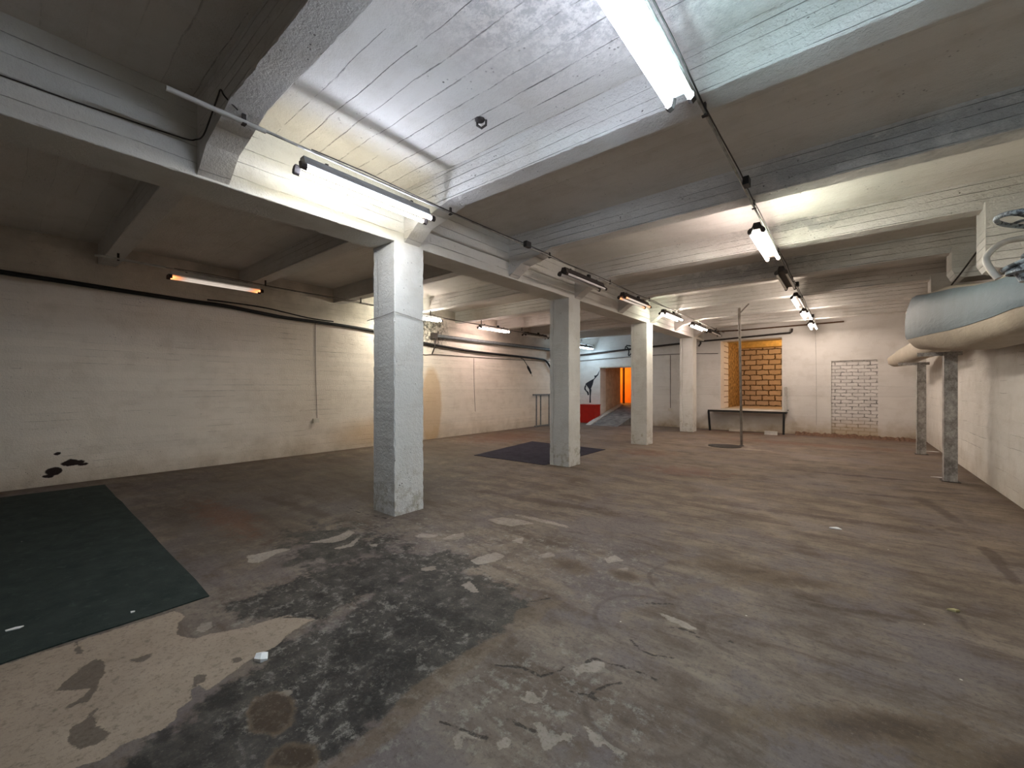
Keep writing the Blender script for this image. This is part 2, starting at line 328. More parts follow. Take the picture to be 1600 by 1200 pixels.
def floor_mesh(x0, x1, y0, y1):
    """floor slab whose top carries the wear marks as point attributes (1 at a mark's middle, .5 at its edge)"""
    def axis(lo, hi, f0, f1, fine, coarse):
        return np.unique(np.round(np.concatenate([np.arange(lo, f0, coarse), np.arange(f0, f1, fine), np.arange(f1, hi, coarse), [hi]]), 4))
    xs = axis(x0, x1, -4.2, 1.0, .022, .09); ys = axis(y0, y1, -.3, 4.6, .022, .09)
    xs = np.unique(np.round(np.concatenate([xs[(xs < -3.5) | (xs > -.3)], np.arange(-3.5, -.3, .0115)]), 4)); ys = np.unique(np.round(np.concatenate([ys[(ys < -.1) | (ys > 2.2)], np.arange(-.1, 2.2, .0115)]), 4))
    X, Y = np.meshgrid(xs, ys); nx, ny = len(xs), len(ys); n = nx*ny
    co = np.stack([X.ravel(), Y.ravel(), np.zeros(n)], 1)
    i = (np.arange(ny-1)[:, None]*nx+np.arange(nx-1)[None]).ravel()
    quads = np.stack([i, i+1, i+nx+1, i+nx], 1)
    base = [(x0,y0,-.2),(x1,y0,-.2),(x1,y1,-.2),(x0,y1,-.2)]; c = [0, nx-1, n-1, n-nx]
    me = bpy.data.meshes.new('floor')
    verts = [tuple(p) for p in co.tolist()]+base
    faces = quads.tolist()+[(n+3,n+2,n+1,n)]
    faces += [tuple(range(0, nx))[::-1]+(n, n+1), tuple(range(n-nx, n))+(n+2, n+3)]
    faces += [tuple(range(0, n, nx))+(n+3, n), tuple(range(nx-1, n, nx))[::-1]+(n+1, n+2)]
    me.from_pydata(verts, [], faces); me.update()
    F = {}
    for k, L in WEAR.items():
        f = np.zeros(n)
        for (cx, cy, a, b, ang) in L:
            t = math.radians(ang); dx, dy = co[:,0]-cx, co[:,1]-cy
            u = (dx*math.cos(t)+dy*math.sin(t))/a; v = (-dx*math.sin(t)+dy*math.cos(t))/b
            f = np.maximum(f, np.clip(1-.5*np.hypot(u, v), 0, 1))
        for poly in POLY.get(k, ()):
            p = np.array(poly); wd = .03 if k != 'dark' else .14
            sel = np.where((co[:,0] > p[:,0].min()-.4) & (co[:,0] < p[:,0].max()+.4) & (co[:,1] > p[:,1].min()-.4) & (co[:,1] < p[:,1].max()+.4))[0]
            q = co[sel, :2]; d = seg_dist(q, np.concatenate([p, p[:1]]))
            inside = np.zeros(len(q), bool); j = len(p)-1
            for i_ in range(len(p)):
                hit = (p[i_,1] > q[:,1]) != (p[j,1] > q[:,1])
                with np.errstate(divide='ignore', invalid='ignore'):
                    xi = (p[j,0]-p[i_,0])*(q[:,1]-p[i_,1])/(p[j,1]-p[i_,1])+p[i_,0]
                inside ^= hit & (q[:,0] < xi); j = i_
            f[sel] = np.maximum(f[sel], np.clip(.5+np.where(inside, d, -d)/(2*wd), 0, 1))
        if k == 'crack':
            for line in CRACKS:
                p = np.array(line); sel = np.where((co[:,0] > p[:,0].min()-.1) & (co[:,0] < p[:,0].max()+.1) & (co[:,1] > p[:,1].min()-.1) & (co[:,1] < p[:,1].max()+.1))[0]
                f[sel] = np.maximum(f[sel], np.clip(1-seg_dist(co[sel, :2], p)/.015, 0, 1))
        F[k] = f
    r = np.zeros(n)
    for cx, cy, R in RINGS: r = np.maximum(r, np.clip(1-np.abs(np.hypot(co[:,0]-cx, co[:,1]-cy)-R)/.05, 0, 1))
    F['ring'] = r
    m = np.clip(1-np.abs(np.hypot(co[:,0]+2.24, co[:,1]-11.05)-.46)/.14, 0, 1); F['halo'] = m
    for name, ks in (('wear_a', ('dark','speck','black')), ('wear_b', ('beige','hollow','pale')), ('wear_c', ('brown','red','joint')), ('wear_d', ('crack','streak','grime')), ('wear_e', ('ring','halo','ring'))):
        at = me.attributes.new(name, 'FLOAT_VECTOR', 'POINT')
        d = np.zeros((n+4, 3), dtype=np.float32); d[:n] = np.stack([F[k] for k in ks], 1)
        at.data.foreach_set('vector', d.ravel())
    o = bpy.data.objects.new('floor', me); COL.objects.link(o); return o

def floor_mat():
    t = NT('worn_concrete_floor'); x = t.xyz()
    def attr(n):
        a = t.nd('ShaderNodeAttribute', attribute_name=n); q = t.nd('ShaderNodeSeparateXYZ'); t.l.new(a.outputs['Vector'], q.inputs[0]); return q.outputs
    n5 = t.M('SUBTRACT', t.noise(5, 6, .68), .5); n17 = t.M('SUBTRACT', t.noise(17, 5, .7), .5)
    A, B, C, D, E_ = (attr('wear_'+k) for k in 'abcde')
    def mask(f, amt=.9, soft=.10, fine=.35):
        v = t.M('ADD', f, t.M('ADD', t.M('MULTIPLY', n5, amt*1.9), t.M('MULTIPLY', n17, fine*2.4)))
        return t.M('MULTIPLY', t.ramp(v, .5-soft, .5+soft, 0, 1, True), t.ramp(f, .08, .25))
    big = t.noise(.55, 5, .6); mid = t.noise(2.6, 6, .66); fine = t.noise(24, 5, .7)
    sw = t.noise(1.0, 6, .66, t.scl(t.co, 1.1, 3.6, 1), dist=.6)
    c = t.mix(t.ramp(mid, .36, .64), (.120,.094,.076), (.262,.216,.178))
    c = t.mix(t.M('MULTIPLY', t.ramp(big, .42, .62), .55), c, (.190,.168,.160))
    c = t.mix(t.M('MULTIPLY', t.ramp(sw, .49, .62), .75), c, (.088,.064,.047))
    c = t.mix(t.M('MULTIPLY', t.ramp(sw, .34, .46, 1, 0), .5), c, (.31,.265,.228))
    lil = t.M('MULTIPLY', t.ramp(t.noise(.9, 6, .72), .48, .56), .65)
    c = t.mix(lil, c, (.182,.160,.168))
    st1 = t.noise(1.0, 5, .72, t.scl(t.co, 3.2, 15, 1), dist=.8); st2 = t.noise(1.0, 5, .72, t.scl(t.co, 2.0, 7.5, 1), dist=1.2)
    far = t.ramp(x[1], 1.0, 4.0, .25, 1)
    c = t.mix(t.M('MULTIPLY', t.M('MULTIPLY', t.ramp(st1, .53, .66), far), .6), c, (.080,.058,.043))
    c = t.mix(t.M('MULTIPLY', t.M('MULTIPLY', t.ramp(st2, .54, .66), far), .4), c, (.325,.275,.235))
    c = t.mix(t.M('MULTIPLY', t.ramp(x[1], 3.5, 9, 0, .4), t.ramp(mid, .35, .6)), c, (.25,.20,.155))
    c = t.mix(t.M('MULTIPLY', mask(D[2], .8, .25), .55), c, (.085,.072,.06))
    dkc = t.mix(t.ramp(t.noise(6, 6, .75), .38, .66), (.018,.017,.015), (.088,.083,.076))
    c = t.mix(t.M('MULTIPLY', mask(A[0], 1.1, .16), .93), c, dkc)
    c = t.mix(t.M('MULTIPLY', t.M('MULTIPLY', mask(A[1], .8, .3), t.ramp(t.noise(13, 6, .8), .52, .62)), .7), c, (.34,.33,.31))
    c = t.mix(t.M('MULTIPLY', mask(A[2], .9, .2), .75), c, (.024,.022,.020))
    hol = mask(B[1], .3, .06, .4); bg = mask(B[0], .3, .05, .4)
    bgc = t.mix(t.ramp(mid, .3, .7), (.345,.282,.228), (.455,.38,.315))
    c = t.mix(t.M('MULTIPLY', bg, .92), c, bgc)
    c = t.mix(t.M('MULTIPLY', t.M('MULTIPLY', hol, bg), .85), c, (.115,.095,.078))
    pale = mask(B[2], .5, .05, .45)
    c = t.mix(t.M('MULTIPLY', pale, .8), c, t.mix(t.ramp(mid, .4, .6), (.30,.265,.235), (.43,.395,.36)))
    bw = mask(C[0], .5, .25, .4)
    c = t.mix(t.M('MULTIPLY', bw, .75), c, t.mix(t.ramp(t.M('ADD', C[0], n5), .5, .85), (.19,.145,.10), (.075,.050,.030)))
    c = t.mix(t.M('MULTIPLY', mask(C[1], 1.2, .3), .55), c, (.17,.078,.047))
    c = t.mix(t.M('MULTIPLY', mask(C[2], 1.0, .2), .55), c, (.185,.142,.102))
    crk = t.M('MULTIPLY', mask(D[0], .6, .2, .9), t.ramp(t.noise(21, 4, .7), .38, .5))
    c = t.mix(t.M('MULTIPLY', crk, .85), c, (.030,.024,.020))
    c = t.mix(t.M('MULTIPLY', mask(D[1], .9, .25), .6), c, (.060,.042,.030))
    rg = t.M('MULTIPLY', t.ramp(t.M('ADD', E_[0], t.M('MULTIPLY', n17, .5)), .55, .85), t.ramp(t.noise(2.2, 3), .45, .58))
    c = t.mix(t.M('MULTIPLY', rg, .5), c, (.065,.048,.038))
    c = t.mix(t.M('MULTIPLY', mask(E_[1], .8, .2), .5), c, (.33,.30,.27))
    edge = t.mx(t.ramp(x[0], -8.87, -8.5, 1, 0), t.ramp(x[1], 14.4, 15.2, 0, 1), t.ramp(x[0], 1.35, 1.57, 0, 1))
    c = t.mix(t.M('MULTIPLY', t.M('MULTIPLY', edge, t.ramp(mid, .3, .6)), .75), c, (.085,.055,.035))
    gr = t.noise(45, 5, .78)
    c = t.mix(t.M('MULTIPLY', t.ramp(gr, .54, .68), .55), c, (.060,.050,.042))
    c = t.mix(t.M('MULTIPLY', t.ramp(gr, .30, .44, 1, 0), .30), c, (.33,.295,.26))
    c = t.mix(t.M('MULTIPLY', t.ramp(fine, .53, .70), .5), c, (.065,.054,.045))
    c = t.mix(t.M('MULTIPLY', t.ramp(t.noise(60, 4, .8), .62, .72), .45), c, (.38,.35,.32))
    vo = t.nd('ShaderNodeTexVoronoi'); vo.inputs['Scale'].default_value = 3.2; t.l.new(t.V('MULTIPLY', t.co, (1,1,0)), vo.inputs['Vector'])
    c = t.mix(t.ramp(vo.outputs['Distance'], .016, .024, 1, 0), c, (.60,.57,.52))
    h = t.M('ADD', t.M('MULTIPLY', fine, .5), t.M('MULTIPLY', mid, .5))
    h = t.M('SUBTRACT', h, t.M('MULTIPLY', crk, .9)); h = t.M('SUBTRACT', h, t.M('MULTIPLY', pale, .25)); h = t.M('SUBTRACT', h, t.M('MULTIPLY', bg, .2))
    hv = t.nd('ShaderNodeHueSaturation'); hv.inputs['Value'].default_value = .77; hv.inputs['Saturation'].default_value = 1.05; t.l.new(t.mix(1.0, c, (1.0,.925,.845), 'MULTIPLY'), hv.inputs['Color']); c = hv.outputs[0]
    rough = t.ramp(big, .35, .65, .6, .85)
    return t.done(c, rough, h, .5, .012, 0, .25)
M['floor'] = floor_mat()

def brick_mat(name, c1, c2, mortar, bw, bh, msize, plane, off=(0,0,0), warpamt=.02, bstr=.6, dirt=.0):
    t = NT(name); x = t.xyz()
    cb = t.nd('ShaderNodeCombineXYZ')
    if plane == 'xz': t.l.new(x[0], cb.inputs[0]); t.l.new(x[2], cb.inputs[1])
    else: t.l.new(x[1], cb.inputs[0]); t.l.new(x[2], cb.inputs[1])
    v = t.V('ADD', cb.outputs[0], off)
    v = t.V('ADD', v, t.V('SCALE', t.V('SUBTRACT', t.noise(6, 4, .6, color=True), (.5,.5,.5)), warpamt))
    b = t.nd('ShaderNodeTexBrick'); t.l.new(v, b.inputs['Vector']); b.inputs['Scale'].default_value = 1
    for k, val in (('Color1', c1), ('Color2', c2), ('Mortar', mortar)): b.inputs[k].default_value = (*val, 1)
    b.inputs['Mortar Size'].default_value = msize; b.inputs['Brick Width'].default_value = bw; b.inputs['Row Height'].default_value = bh; b.inputs['Mortar Smooth'].default_value = .2
    c = t.mix(t.M('MULTIPLY', t.ramp(t.noise(5, 5, .7), .45, .7), .35), b.outputs['Color'], tuple(q*.55 for q in c1))
    c = t.mix(t.M('MULTIPLY', t.M('MULTIPLY', b.outputs['Fac'], t.ramp(t.noise(8, 4, .7), .50, .60)), .8), c, tuple(q*.25 for q in mortar))
    if dirt:
        z = t.M('ADD', x[2], t.M('MULTIPLY', t.M('SUBTRACT', t.noise(2.2, 5, .65), .5), .5))
        c = t.mix(t.M('MULTIPLY', t.ramp(z, .1, .6, 1, 0, True), dirt), c, (.36,.25,.13))
    h = t.M('SUBTRACT', t.M('MULTIPLY', t.noise(30, 4), .35), b.outputs['Fac'])
    return t.done(c, .85, h, bstr, .02)
M['infill'] = brick_mat('white_painted_brick', (.66,.62,.59), (.60,.56,.53), (.40,.37,.34), .26, .098, .013, 'xz', (.05,.02,0), .055, .9, .7)
M['blocks'] = brick_mat('bare_block_wall', (.58,.47,.37), (.47,.37,.28), (.12,.085,.055), .41, .195, .022, 'xz', (.1,-.72,0), .09, .9)
M['jamb'] = brick_mat('white_block_jamb', (.68,.63,.58), (.64,.59,.54), (.20,.14,.10), 3.0, .195, .014, 'yz', (0,-.70,0), .012, .5)

def metal_dark(): return simple('dark_rusty_steel', (.045,.036,.032), .6, .3, .4, 25)
M['rust'] = metal_dark()
M['black'] = simple('black_rubber', (.014,.013,.013), .5, 0, .3, 20)
M['greysteel'] = simple('grey_painted_steel', (.16,.17,.175), .55, .2, .25, 14)
M['conduit'] = simple('steel_conduit', (.30,.285,.26), .5, .5, .4, 9)
M['paleconduit'] = simple('pale_plastic_conduit', (.46,.44,.40), .5, 0, .15, 9)
M['tray'] = simple('enamelled_light_body', (.58,.57,.54), .45, .0, .15, 9)
M['greybody'] = simple('dusty_grey_body', (.17,.17,.165), .5, .1, .2, 9)
M['plastic'] = simple('yellowed_white_plastic', (.55,.50,.43), .45, 0, .1, 15)
M['redbox'] = simple('red_paint', (.40,.012,.006), .5, 0, .12, 6)
M['paper'] = simple('white_scrap', (.72,.71,.69), .8, 0, .05, 20)
M['yellowscrap'] = simple('yellowish_scrap', (.40,.34,.17), .8, 0, .1, 20)
M['mural'] = simple('black_mural_paint', (.018,.017,.022), .7, 0, .15, 20)
M['orange'] = simple('orange_wall_paint', (.80,.30,.05), .7, 0, .1, 3)
M['brownwall'] = simple('brown_corridor_plaster', (.46,.38,.29), .85, 0, .2, 4)
M['rough_ochre'] = simple('rough_ochre_render', (.30,.19,.075), .9, 0, .8, 9, .9, .06)
M['woodbeam'] = simple('ochre_painted_lintel', (.62,.44,.16), .8, 0, .2, 8)
M['dockconc'] = simple('dusty_concrete', (.46,.40,.33), .9, 0, .2, 6, .4, .01)
M['rampconc'] = simple('dark_ramp_concrete', (.16,.15,.145), .85, 0, .5, 5, .4, .01)
M['curb'] = simple('pale_ramp_curb', (.46,.43,.40), .85, 0, .2, 6)
M['darkwood'] = simple('dark_wood', (.09,.045,.022), .7, 0, .3, 10)

def carpet(name, c1, c2, scale=5):
    t = NT(name); f = t.noise(160, 3, .7); g = t.noise(scale, 5, .65)
    c = t.mix(t.ramp(g, .35, .7), c1, c2)
    c = t.mix(t.M('MULTIPLY', t.ramp(t.noise(11, 6, .75), .56, .72), .35), c, tuple(q*2.2+.01 for q in c2))
    vo = t.nd('ShaderNodeTexVoronoi'); vo.inputs['Scale'].default_value = 3.4; t.l.new(t.V('MULTIPLY', t.co, (1,1,0)), vo.inputs['Vector'])
    c = t.mix(t.ramp(vo.outputs['Distance'], .013, .02, 1, 0), c, (.42,.41,.38))
    return t.done(c, .95, f, .5, .006, 0, .1)
M['greenmat'] = carpet('dark_green_felt', (.026,.033,.029), (.042,.050,.044))
M['bluemat'] = carpet('dark_blue_felt', (.026,.023,.034), (.042,.038,.053))

def galvanised():
    t = NT('galvanised_steel'); n = t.noise(3.0, 6, .78, t.scl(t.co, 2.2, 2.2, 1.6)); f = t.noise(40, 4, .7)
    c = t.mix(t.ramp(n, .38, .62), (.17,.15,.135), (.50,.47,.435))
    c = t.mix(t.M('MULTIPLY', t.ramp(f, .5, .7), .4), c, (.16,.14,.12))
    return t.done(c, .6, f, .2, .004, .35)
M['galv'] = galvanised()
def film(name, base):
    t = NT(name); n = t.noise(4, 5, .6); w = t.noise(3.0, 4, .6, t.scl(t.co, 5, 1.0, 5), dist=1.2)
    c = t.mix(t.ramp(n, .35, .7), tuple(q*.86 for q in base), base)
    return t.done(c, .55, t.M('ADD', w, t.M('MULTIPLY', n, .5)), .22, .03, 0, .22)
M['film'] = film('cream_wrapping_film', (.40,.345,.27))
M['bluefilm'] = film('blue_grey_cover', (.115,.15,.17))
def valve_mat():
    t = NT('chipped_blue_grey_paint'); n = t.noise(14, 6, .75)
    c = t.mix(t.ramp(n, .42, .5), (.045,.05,.055), (.30,.345,.375)); c = t.mix(t.ramp(t.noise(9, 4), .55, .66), c, (.50,.51,.50))
    return t.done(c, .55, n, .4, .006, .1)
M['valve'] = valve_mat()

UP = .45
def tube_mat(name, col, strength):
    m = bpy.data.materials.new(name); m.use_nodes = True; n = m.node_tree.nodes; l = m.node_tree.links; n.clear()
    # emission turned down on upward faces, an added bias that keeps the slab dimmer
    e = n.new('ShaderNodeEmission'); e.inputs[0].default_value = (*col, 1)
    g = n.new('ShaderNodeNewGeometry'); q = n.new('ShaderNodeSeparateXYZ'); l.new(g.outputs['Normal'], q.inputs[0])
    r = n.new('ShaderNodeMapRange'); l.new(q.outputs[2], r.inputs[0])
    for i, v in zip((1,2,3,4), (-.1, .7, strength, strength*UP)): r.inputs[i].default_value = v
    l.new(r.outputs[0], e.inputs[1])
    o = n.new('ShaderNodeOutputMaterial'); l.new(e.outputs[0], o.inputs[0]); return m
t = NT('unlit_tube_glass'); M['tube_off'] = t.done((.72,.70,.68), .2, None, spec=.5)
def dim_tube():
    t = NT('failing_tube_glass'); y = t.M('ABSOLUTE', t.xyz()[1])
    g = t.ramp(y, .44, .60, 0, 1); g = t.M('POWER', g, 2.0)
    t.put(t.b.inputs['Emission Color'], t.mix(t.ramp(y, .42, .52), (1,.86,.74), (1,.30,.10))); t.l.new(t.M('ADD', t.M('MULTIPLY', g, .45), .10), t.b.inputs['Emission Strength'])
    return t.done((.74,.68,.62), .25, None, spec=.5)
M['tube_dim'] = dim_tube()

# ------------------------------------------------------------------ the setting
XL, XR, YB, YF = -8.87, 1.57, -3.0, 15.2
ZT, ZM, ZS = 3.28, 2.995, 3.59          # soffits of the transverse and main beams, underside of the slab
def struct(mb, name, mat, label, cat, group=None, smooth=None):
    o = mb.build(name, mat, None, smooth); return tag(o, label, cat, group, 'structure')

fl = floor_mesh(XL-.3, XR+.3, YB-.3, YF+.04); fl.data.materials.append(M['floor'])
tag(fl, 'stained and patched bare concrete floor of the basement hall', 'floor', None, 'structure')
struct(MB().box(XL-.3, XR+.3, YB-.3, YF+.5, ZS, ZS+.25), 'ceiling', M['slab'], 'white-painted board-marked concrete ceiling slab between the beams', 'ceiling')
struct(MB().box(XL-.3, XL, YB-.3, YF+.5, 0, ZS), 'wall_left', M['wall_left'], 'long off-white concrete wall with thick black cable along its top', 'wall')
struct(MB().box(XR, XR+.3, YB-.3, YF+.5, 0, ZS), 'wall_right', M['wall_right'], 'off-white concrete wall behind the wrapped duct and steel posts', 'wall')
struct(MB().box(XL, XR, YB-.3, YB, 0, ZS), 'wall_back', M['wall_far'], 'off-white concrete wall behind the viewpoint', 'wall')
DX0, DX1, DZ = -7.76, -6.46, 2.20                     # doorway with ramp
AX0, AX1, AZ0, AZ1 = -3.33, -1.60, .70, 2.96          # loading alcove
IX0, IX1, IZ = -.39, .63, 2.18                        # bricked-up doorway
w = MB(); T = YF+.5
w.box(XL, DX0, YF, T, 0, ZS); w.box(DX0, DX1, YF, T, DZ, ZS); w.box(DX1, AX0, YF, T, 0, ZS)
w.box(AX0, AX1, YF, T, 0, AZ0); w.box(AX0, AX1, YF, T, AZ1, ZS); w.box(AX1, IX0, YF, T, 0, ZS)
w.box(IX0, IX1, YF, T, IZ, ZS); w.box(IX1, XR, YF, T, 0, ZS)
struct(w, 'wall_far', M['wall_far'], 'white end wall with a ramp doorway and a loading alcove', 'wall')
struct(MB().box(IX0, IX1, YF+.035, T, 0, IZ), 'wall_infill', M['infill'], 'doorway bricked up with white-painted bricks beside the loading alcove', 'bricked-up doorway')

def rough_bar(x0, x1, y0, y1, z0, z1, axis, seed, step=.05, j=.0015, ch=.006):
    """a concrete member with slightly chipped chamfered arrises"""
    rnd = random.Random(seed); mb = MB(); rings = []
    lo, hi = ((x0,x1),(y0,y1),(z0,z1))['xyz'.index(axis)]
    n = max(2, int((hi-lo)/step)); 
    if axis == 'x': A0,A1,B0,B1 = y0,y1,z0,z1
    elif axis == 'y': A0,A1,B0,B1 = x0,x1,z0,z1
    else: A0,A1,B0,B1 = x0,x1,y0,y1
    for i in range(n+1):
        c = lo+(hi-lo)*i/n; R = []
        for (a, b, sa, sb) in ((A0,B0,1,1),(A1,B0,-1,1),(A1,B1,-1,-1),(A0,B1,1,-1)):
            k = ch*rnd.choice((.5,.7,1,1,1,1.2,2.0))
            p = (a+sa*k+rnd.uniform(-j,j)*.4, b+rnd.uniform(0,j)*sb); q = (a+rnd.uniform(0,j)*sa, b+sb*k+rnd.uniform(-j,j)*.4)
            order = (q, p) if (sa*sb > 0) else (p, q)
            R += list(order)
        rings.append([(c,a,b) if axis == 'x' else ((a,c,b) if axis == 'y' else (a,b,c)) for a, b in R])
    return mb.loft(rings)

CX0, CX1 = -4.24, -3.83
CY = (2.90, 6.52, 10.16, 14.03)
ORD = ('nearest the viewer, tall and bluish', 'with the dark blue mat at its foot', 'standing between the ramp doorway and the loading alcove', 'close to the end wall beside the loading platform')
for i, cy in enumerate(CY):
    o = struct(rough_bar(CX0, CX1, cy-.2, cy+.2, -.03, ZM+.03, 'z', 20+i, .04, .003, .009), 'concrete_column', M['column'],
           'square white-painted concrete column ' + ORD[i], 'column', 'square columns in one row down the hall')
mb = rough_bar(CX0, CX1, YB-.05, YF+.05, ZM, ZS+.04, 'y', 3)
struct(mb, 'ceiling_beam_main', M['beam_m'], 'long main ceiling beam resting on the row of columns', 'beam')
TY = (1.045, 2.93, 4.76, 6.62, 8.43, 10.27, 12.12, 14.02)
TL = ('first in view, crossing ahead of the nearest column', 'lit bluish, resting over the nearest column', 'grey one between the first two columns', 'over the column at the blue mat',
      'between the blue mat column and the third column', 'over the third column', 'between the third column and the last column', 'last one, in front of the end wall')
for i, ty in enumerate(TY):
    h = .105; mb = rough_bar(XL-.03, XR+.03, ty-h, ty+h, ZT, ZS+.04, 'x', 50+i)
    pr = [(CX1-.02, ZM+.01), (CX1+.03, ZM+.035), (-3.70, 3.10), (-3.60, 3.165), (-3.40, 3.205), (-3.10, ZT), (-3.10, ZT+.05), (CX1-.02, ZT+.05)]
    mb.prism(pr, ty-h+.001, ty+h-.001)
    mid = (CX0+CX1)/2; mb.prism([(2*mid-x, z) for x, z in pr], ty-h+.001, ty+h-.001)
    zb = 2.62 if ty < 7.5 else (2.90 if ty < 9 else 2.52)
    co = [(1.10, ZT+.05), (1.10, zb+.12), (1.14, zb+.03), (1.22, zb), (XR+.01, zb), (XR+.01, ZT+.05)]
    if ty > 5: mb.prism(co, ty-.2, ty+.2)
    struct(mb, 'ceiling_beam_cross', M['beam_t'], 'shallow cross beam under the slab, ' + TL[i], 'beam', 'cross beams under the ceiling slab')

# alcove interior
a = MB(); a.box(AX0-.3, AX0, YF+.5, 16.35, .3, 3.3)
struct(a, 'wall_alcove_jamb', M['jamb'], 'white block jamb on the inner side of the loading alcove', 'wall')
struct(MB().box(AX0-.3, AX0, 16.35, 18.6, .3, 3.6), 'wall_alcove_side', M['rough_ochre'], 'rough ochre side wall deep in the lit loading alcove', 'wall')
struct(MB().box(AX0, -.3, 18.35, 18.6, .3, 3.6), 'wall_alcove_end', M['blocks'], 'bare block wall closing the lit loading alcove', 'wall')
struct(MB().box(-.6, -.3, T, 18.35, .3, 3.6), 'wall_alcove_return', M['rough_ochre'], 'ochre return wall inside the loading alcove', 'wall')
struct(MB().box(AX1, -.6, T, T+.02, .3, 3.6), 'wall_alcove_inner', M['rough_ochre'], 'inner face of the end wall inside the loading alcove', 'wall')
struct(MB().box(AX0, -.6, T+.001, 18.35, .45, AZ0), 'floor_alcove', M['dockconc'], 'dusty raised concrete floor of the loading alcove', 'floor')
struct(MB().box(AX0-.3, -.3, T, 18.6, 3.25, 3.6), 'ceiling_alcove', M['rough_ochre'], 'ochre ceiling of the loading alcove', 'ceiling')
struct(MB().box(AX0, -.6, 16.2, 16.4, 2.98, 3.25).box(AX0, -.6, 17.9, 18.35, 2.93, 3.25), 'trim_alcove_lintels', M['woodbeam'], 'yellow lintels under the alcove ceiling', 'lintel')
struct(MB().box(AX0+.001, AX1-.001, YF+.002, T, AZ0-.02, AZ0+.012), 'trim_alcove_sill', M['dockconc'], 'dusty concrete sill of the loading alcove', 'sill')

# corridor behind the ramp doorway
struct(MB().box(DX0-.25, DX0, T, 17.1, 0, 2.9), 'wall_corridor_side', M['brownwall'], 'brown plastered side wall of the ramp corridor', 'wall')
struct(MB().box(DX1, DX1+.2, T, 20, 0, 2.9), 'wall_corridor_return', M['brownwall'], 'opposite side wall of the ramp corridor', 'wall')
struct(MB().box(-11, DX1, 19.6, 19.8, 0, 2.9), 'wall_corridor_end', M['orange'], 'glowing orange wall at the end of the ramp corridor', 'wall')
struct(MB().box(-11, DX0-.25, 16.9, 17.1, 0, 2.9).box(-11.2, -11, 16.9, 19.8, 0, 2.9), 'wall_corridor_lobby', M['orange'], 'orange lobby walls beyond the ramp corridor', 'wall')
struct(MB().box(-11, DX1+.2, T, 19.8, 2.55, 2.9), 'ceiling_corridor', M['brownwall'], 'low ceiling of the ramp corridor', 'ceiling')
struct(MB().box(DX0, DX1, 16.9, 19.6, .3, .66).box(-11, DX0, 17.1, 19.6, .3, .66), 'floor_corridor', M['rampconc'], 'raised dark floor at the head of the ramp', 'floor')
r = MB(); r.prism([(13.95, 0), (16.9, 0), (16.9, .66), (14.3, .06)], DX0+.22, DX1-.01, 'yz')
rm = struct(r, 'floor_ramp', M['rampconc'], 'dark worn concrete ramp rising into the doorway', 'ramp')
struct(MB().prism([(14.0, 0), (16.9, 0), (16.9, .70), (14.3, .10)], DX0+.005, DX0+.22, 'yz'), 'trim_ramp_curb', M['curb'], 'pale curb along the ramp in the doorway', 'curb')
struct(MB().box(-8.33, -8.27, 18.6, 18.72, .66, 2.55), 'trim_corridor_post', M['darkwood'], 'dark upright post against the orange corridor wall', 'post')
struct(MB().box(DX0-.05, DX1+.05, YF-.012, YF+.02, DZ, DZ+.045), 'trim_door_head', M['dockconc'], 'grey strip along the head of the ramp doorway', 'trim')

# ------------------------------------------------------------------ light fittings
LEN = 1.27
def fluo(x, y0, mats, body, label, group, z=3.185):
    """batten with two tubes running along the hall; mats = (tube towards the left wall, other tube)"""
    root = empty('fluorescent_light', (x, y0+LEN/2, z), label, 'light', group)
    L = LEN/2
    b = MB(); b.prism([(-.030,0),(-.040,-.030),(-.058,-.068),(-.052,-.074),(.052,-.074),(.058,-.068),(.040,-.030),(.030,0)], -L+.02, L-.02)
    b.build('housing', body, root)
    for s in (-1, 1): MB().box(-.012, .012, s*.42-.012, s*.42+.012, -.002, .022).build('hanger', M['rust'], root)
    if body == M['rust']:
        MB().box(-.02,.018,.12,.19,-.005,.05).build('starter_box', M['black'], root)
    for sx, m in zip((-1, 1), mats):
        MB().tube([(sx*.060, -L+.035, -.102), (sx*.060, L-.035, -.102)], .0175, 14).build('tube', m, root, 40)
        for sy in (-1, 1):
            e = MB(); e.prism([(sx*.030,-.060),(sx*.062,-.066),(sx*.082,-.086),(sx*.084,-.112),(sx*.066,-.128),(sx*.044,-.118),(sx*.034,-.086)], sy*(L-.005)-.022, sy*(L-.005)+.022)
            e.build('lamp_holder', M['rust'], root)
    return root
K = 15.0
def tm(name, col, k=1.0): return tube_mat(name, col, K*k)
TM = dict(warm=tm('tube_warm_white', (1,.95,.76), .95), blue=tm('tube_blue_white', (.70,.80,1), 2.3), cyan=tm('tube_cyan_white', (.62,.88,1), 2.3), pink=tm('tube_pink_white', (1,.80,.74), 1.15),
          green=tm('tube_green_white', (.95,1,.80), .95), peach=tm('tube_peach_white', (1,.87,.76), 1.35), ice=tm('tube_ice_blue', (.55,.80,1)))
off, dim = M['tube_off'], M['tube_dim']
G1, G2, G3 = 'fluorescent lights of the row above the columns', 'fluorescent lights of the row towards the duct', 'fluorescent lights of the row by the cable wall'
R1, R2, R3 = -3.28, -.77, -8.02
D, W = M['rust'], M['tray']
fluo(R1, 1.45, (TM['warm'], tm('tube_daylight', (.74,.82,1), 1.7)), M['greybody'], 'large lit twin-tube fluorescent light beside the nearest column', G1)
fluo(R1, 5.24, (off, off), D, 'unlit brown fluorescent light with white tubes above the second column', G1)
fluo(R1, 7.29, (dim, dim), D, 'dark fluorescent light with faint orange tube ends past the second column', G1)
fluo(R1, 9.46, (TM['green'], TM['peach']), D, 'lit greenish-white fluorescent light next to the third column', G1)
fluo(R1, 11.75, (TM['pink'], TM['peach']), D, 'lit pinkish fluorescent light between the third and last columns', G1)
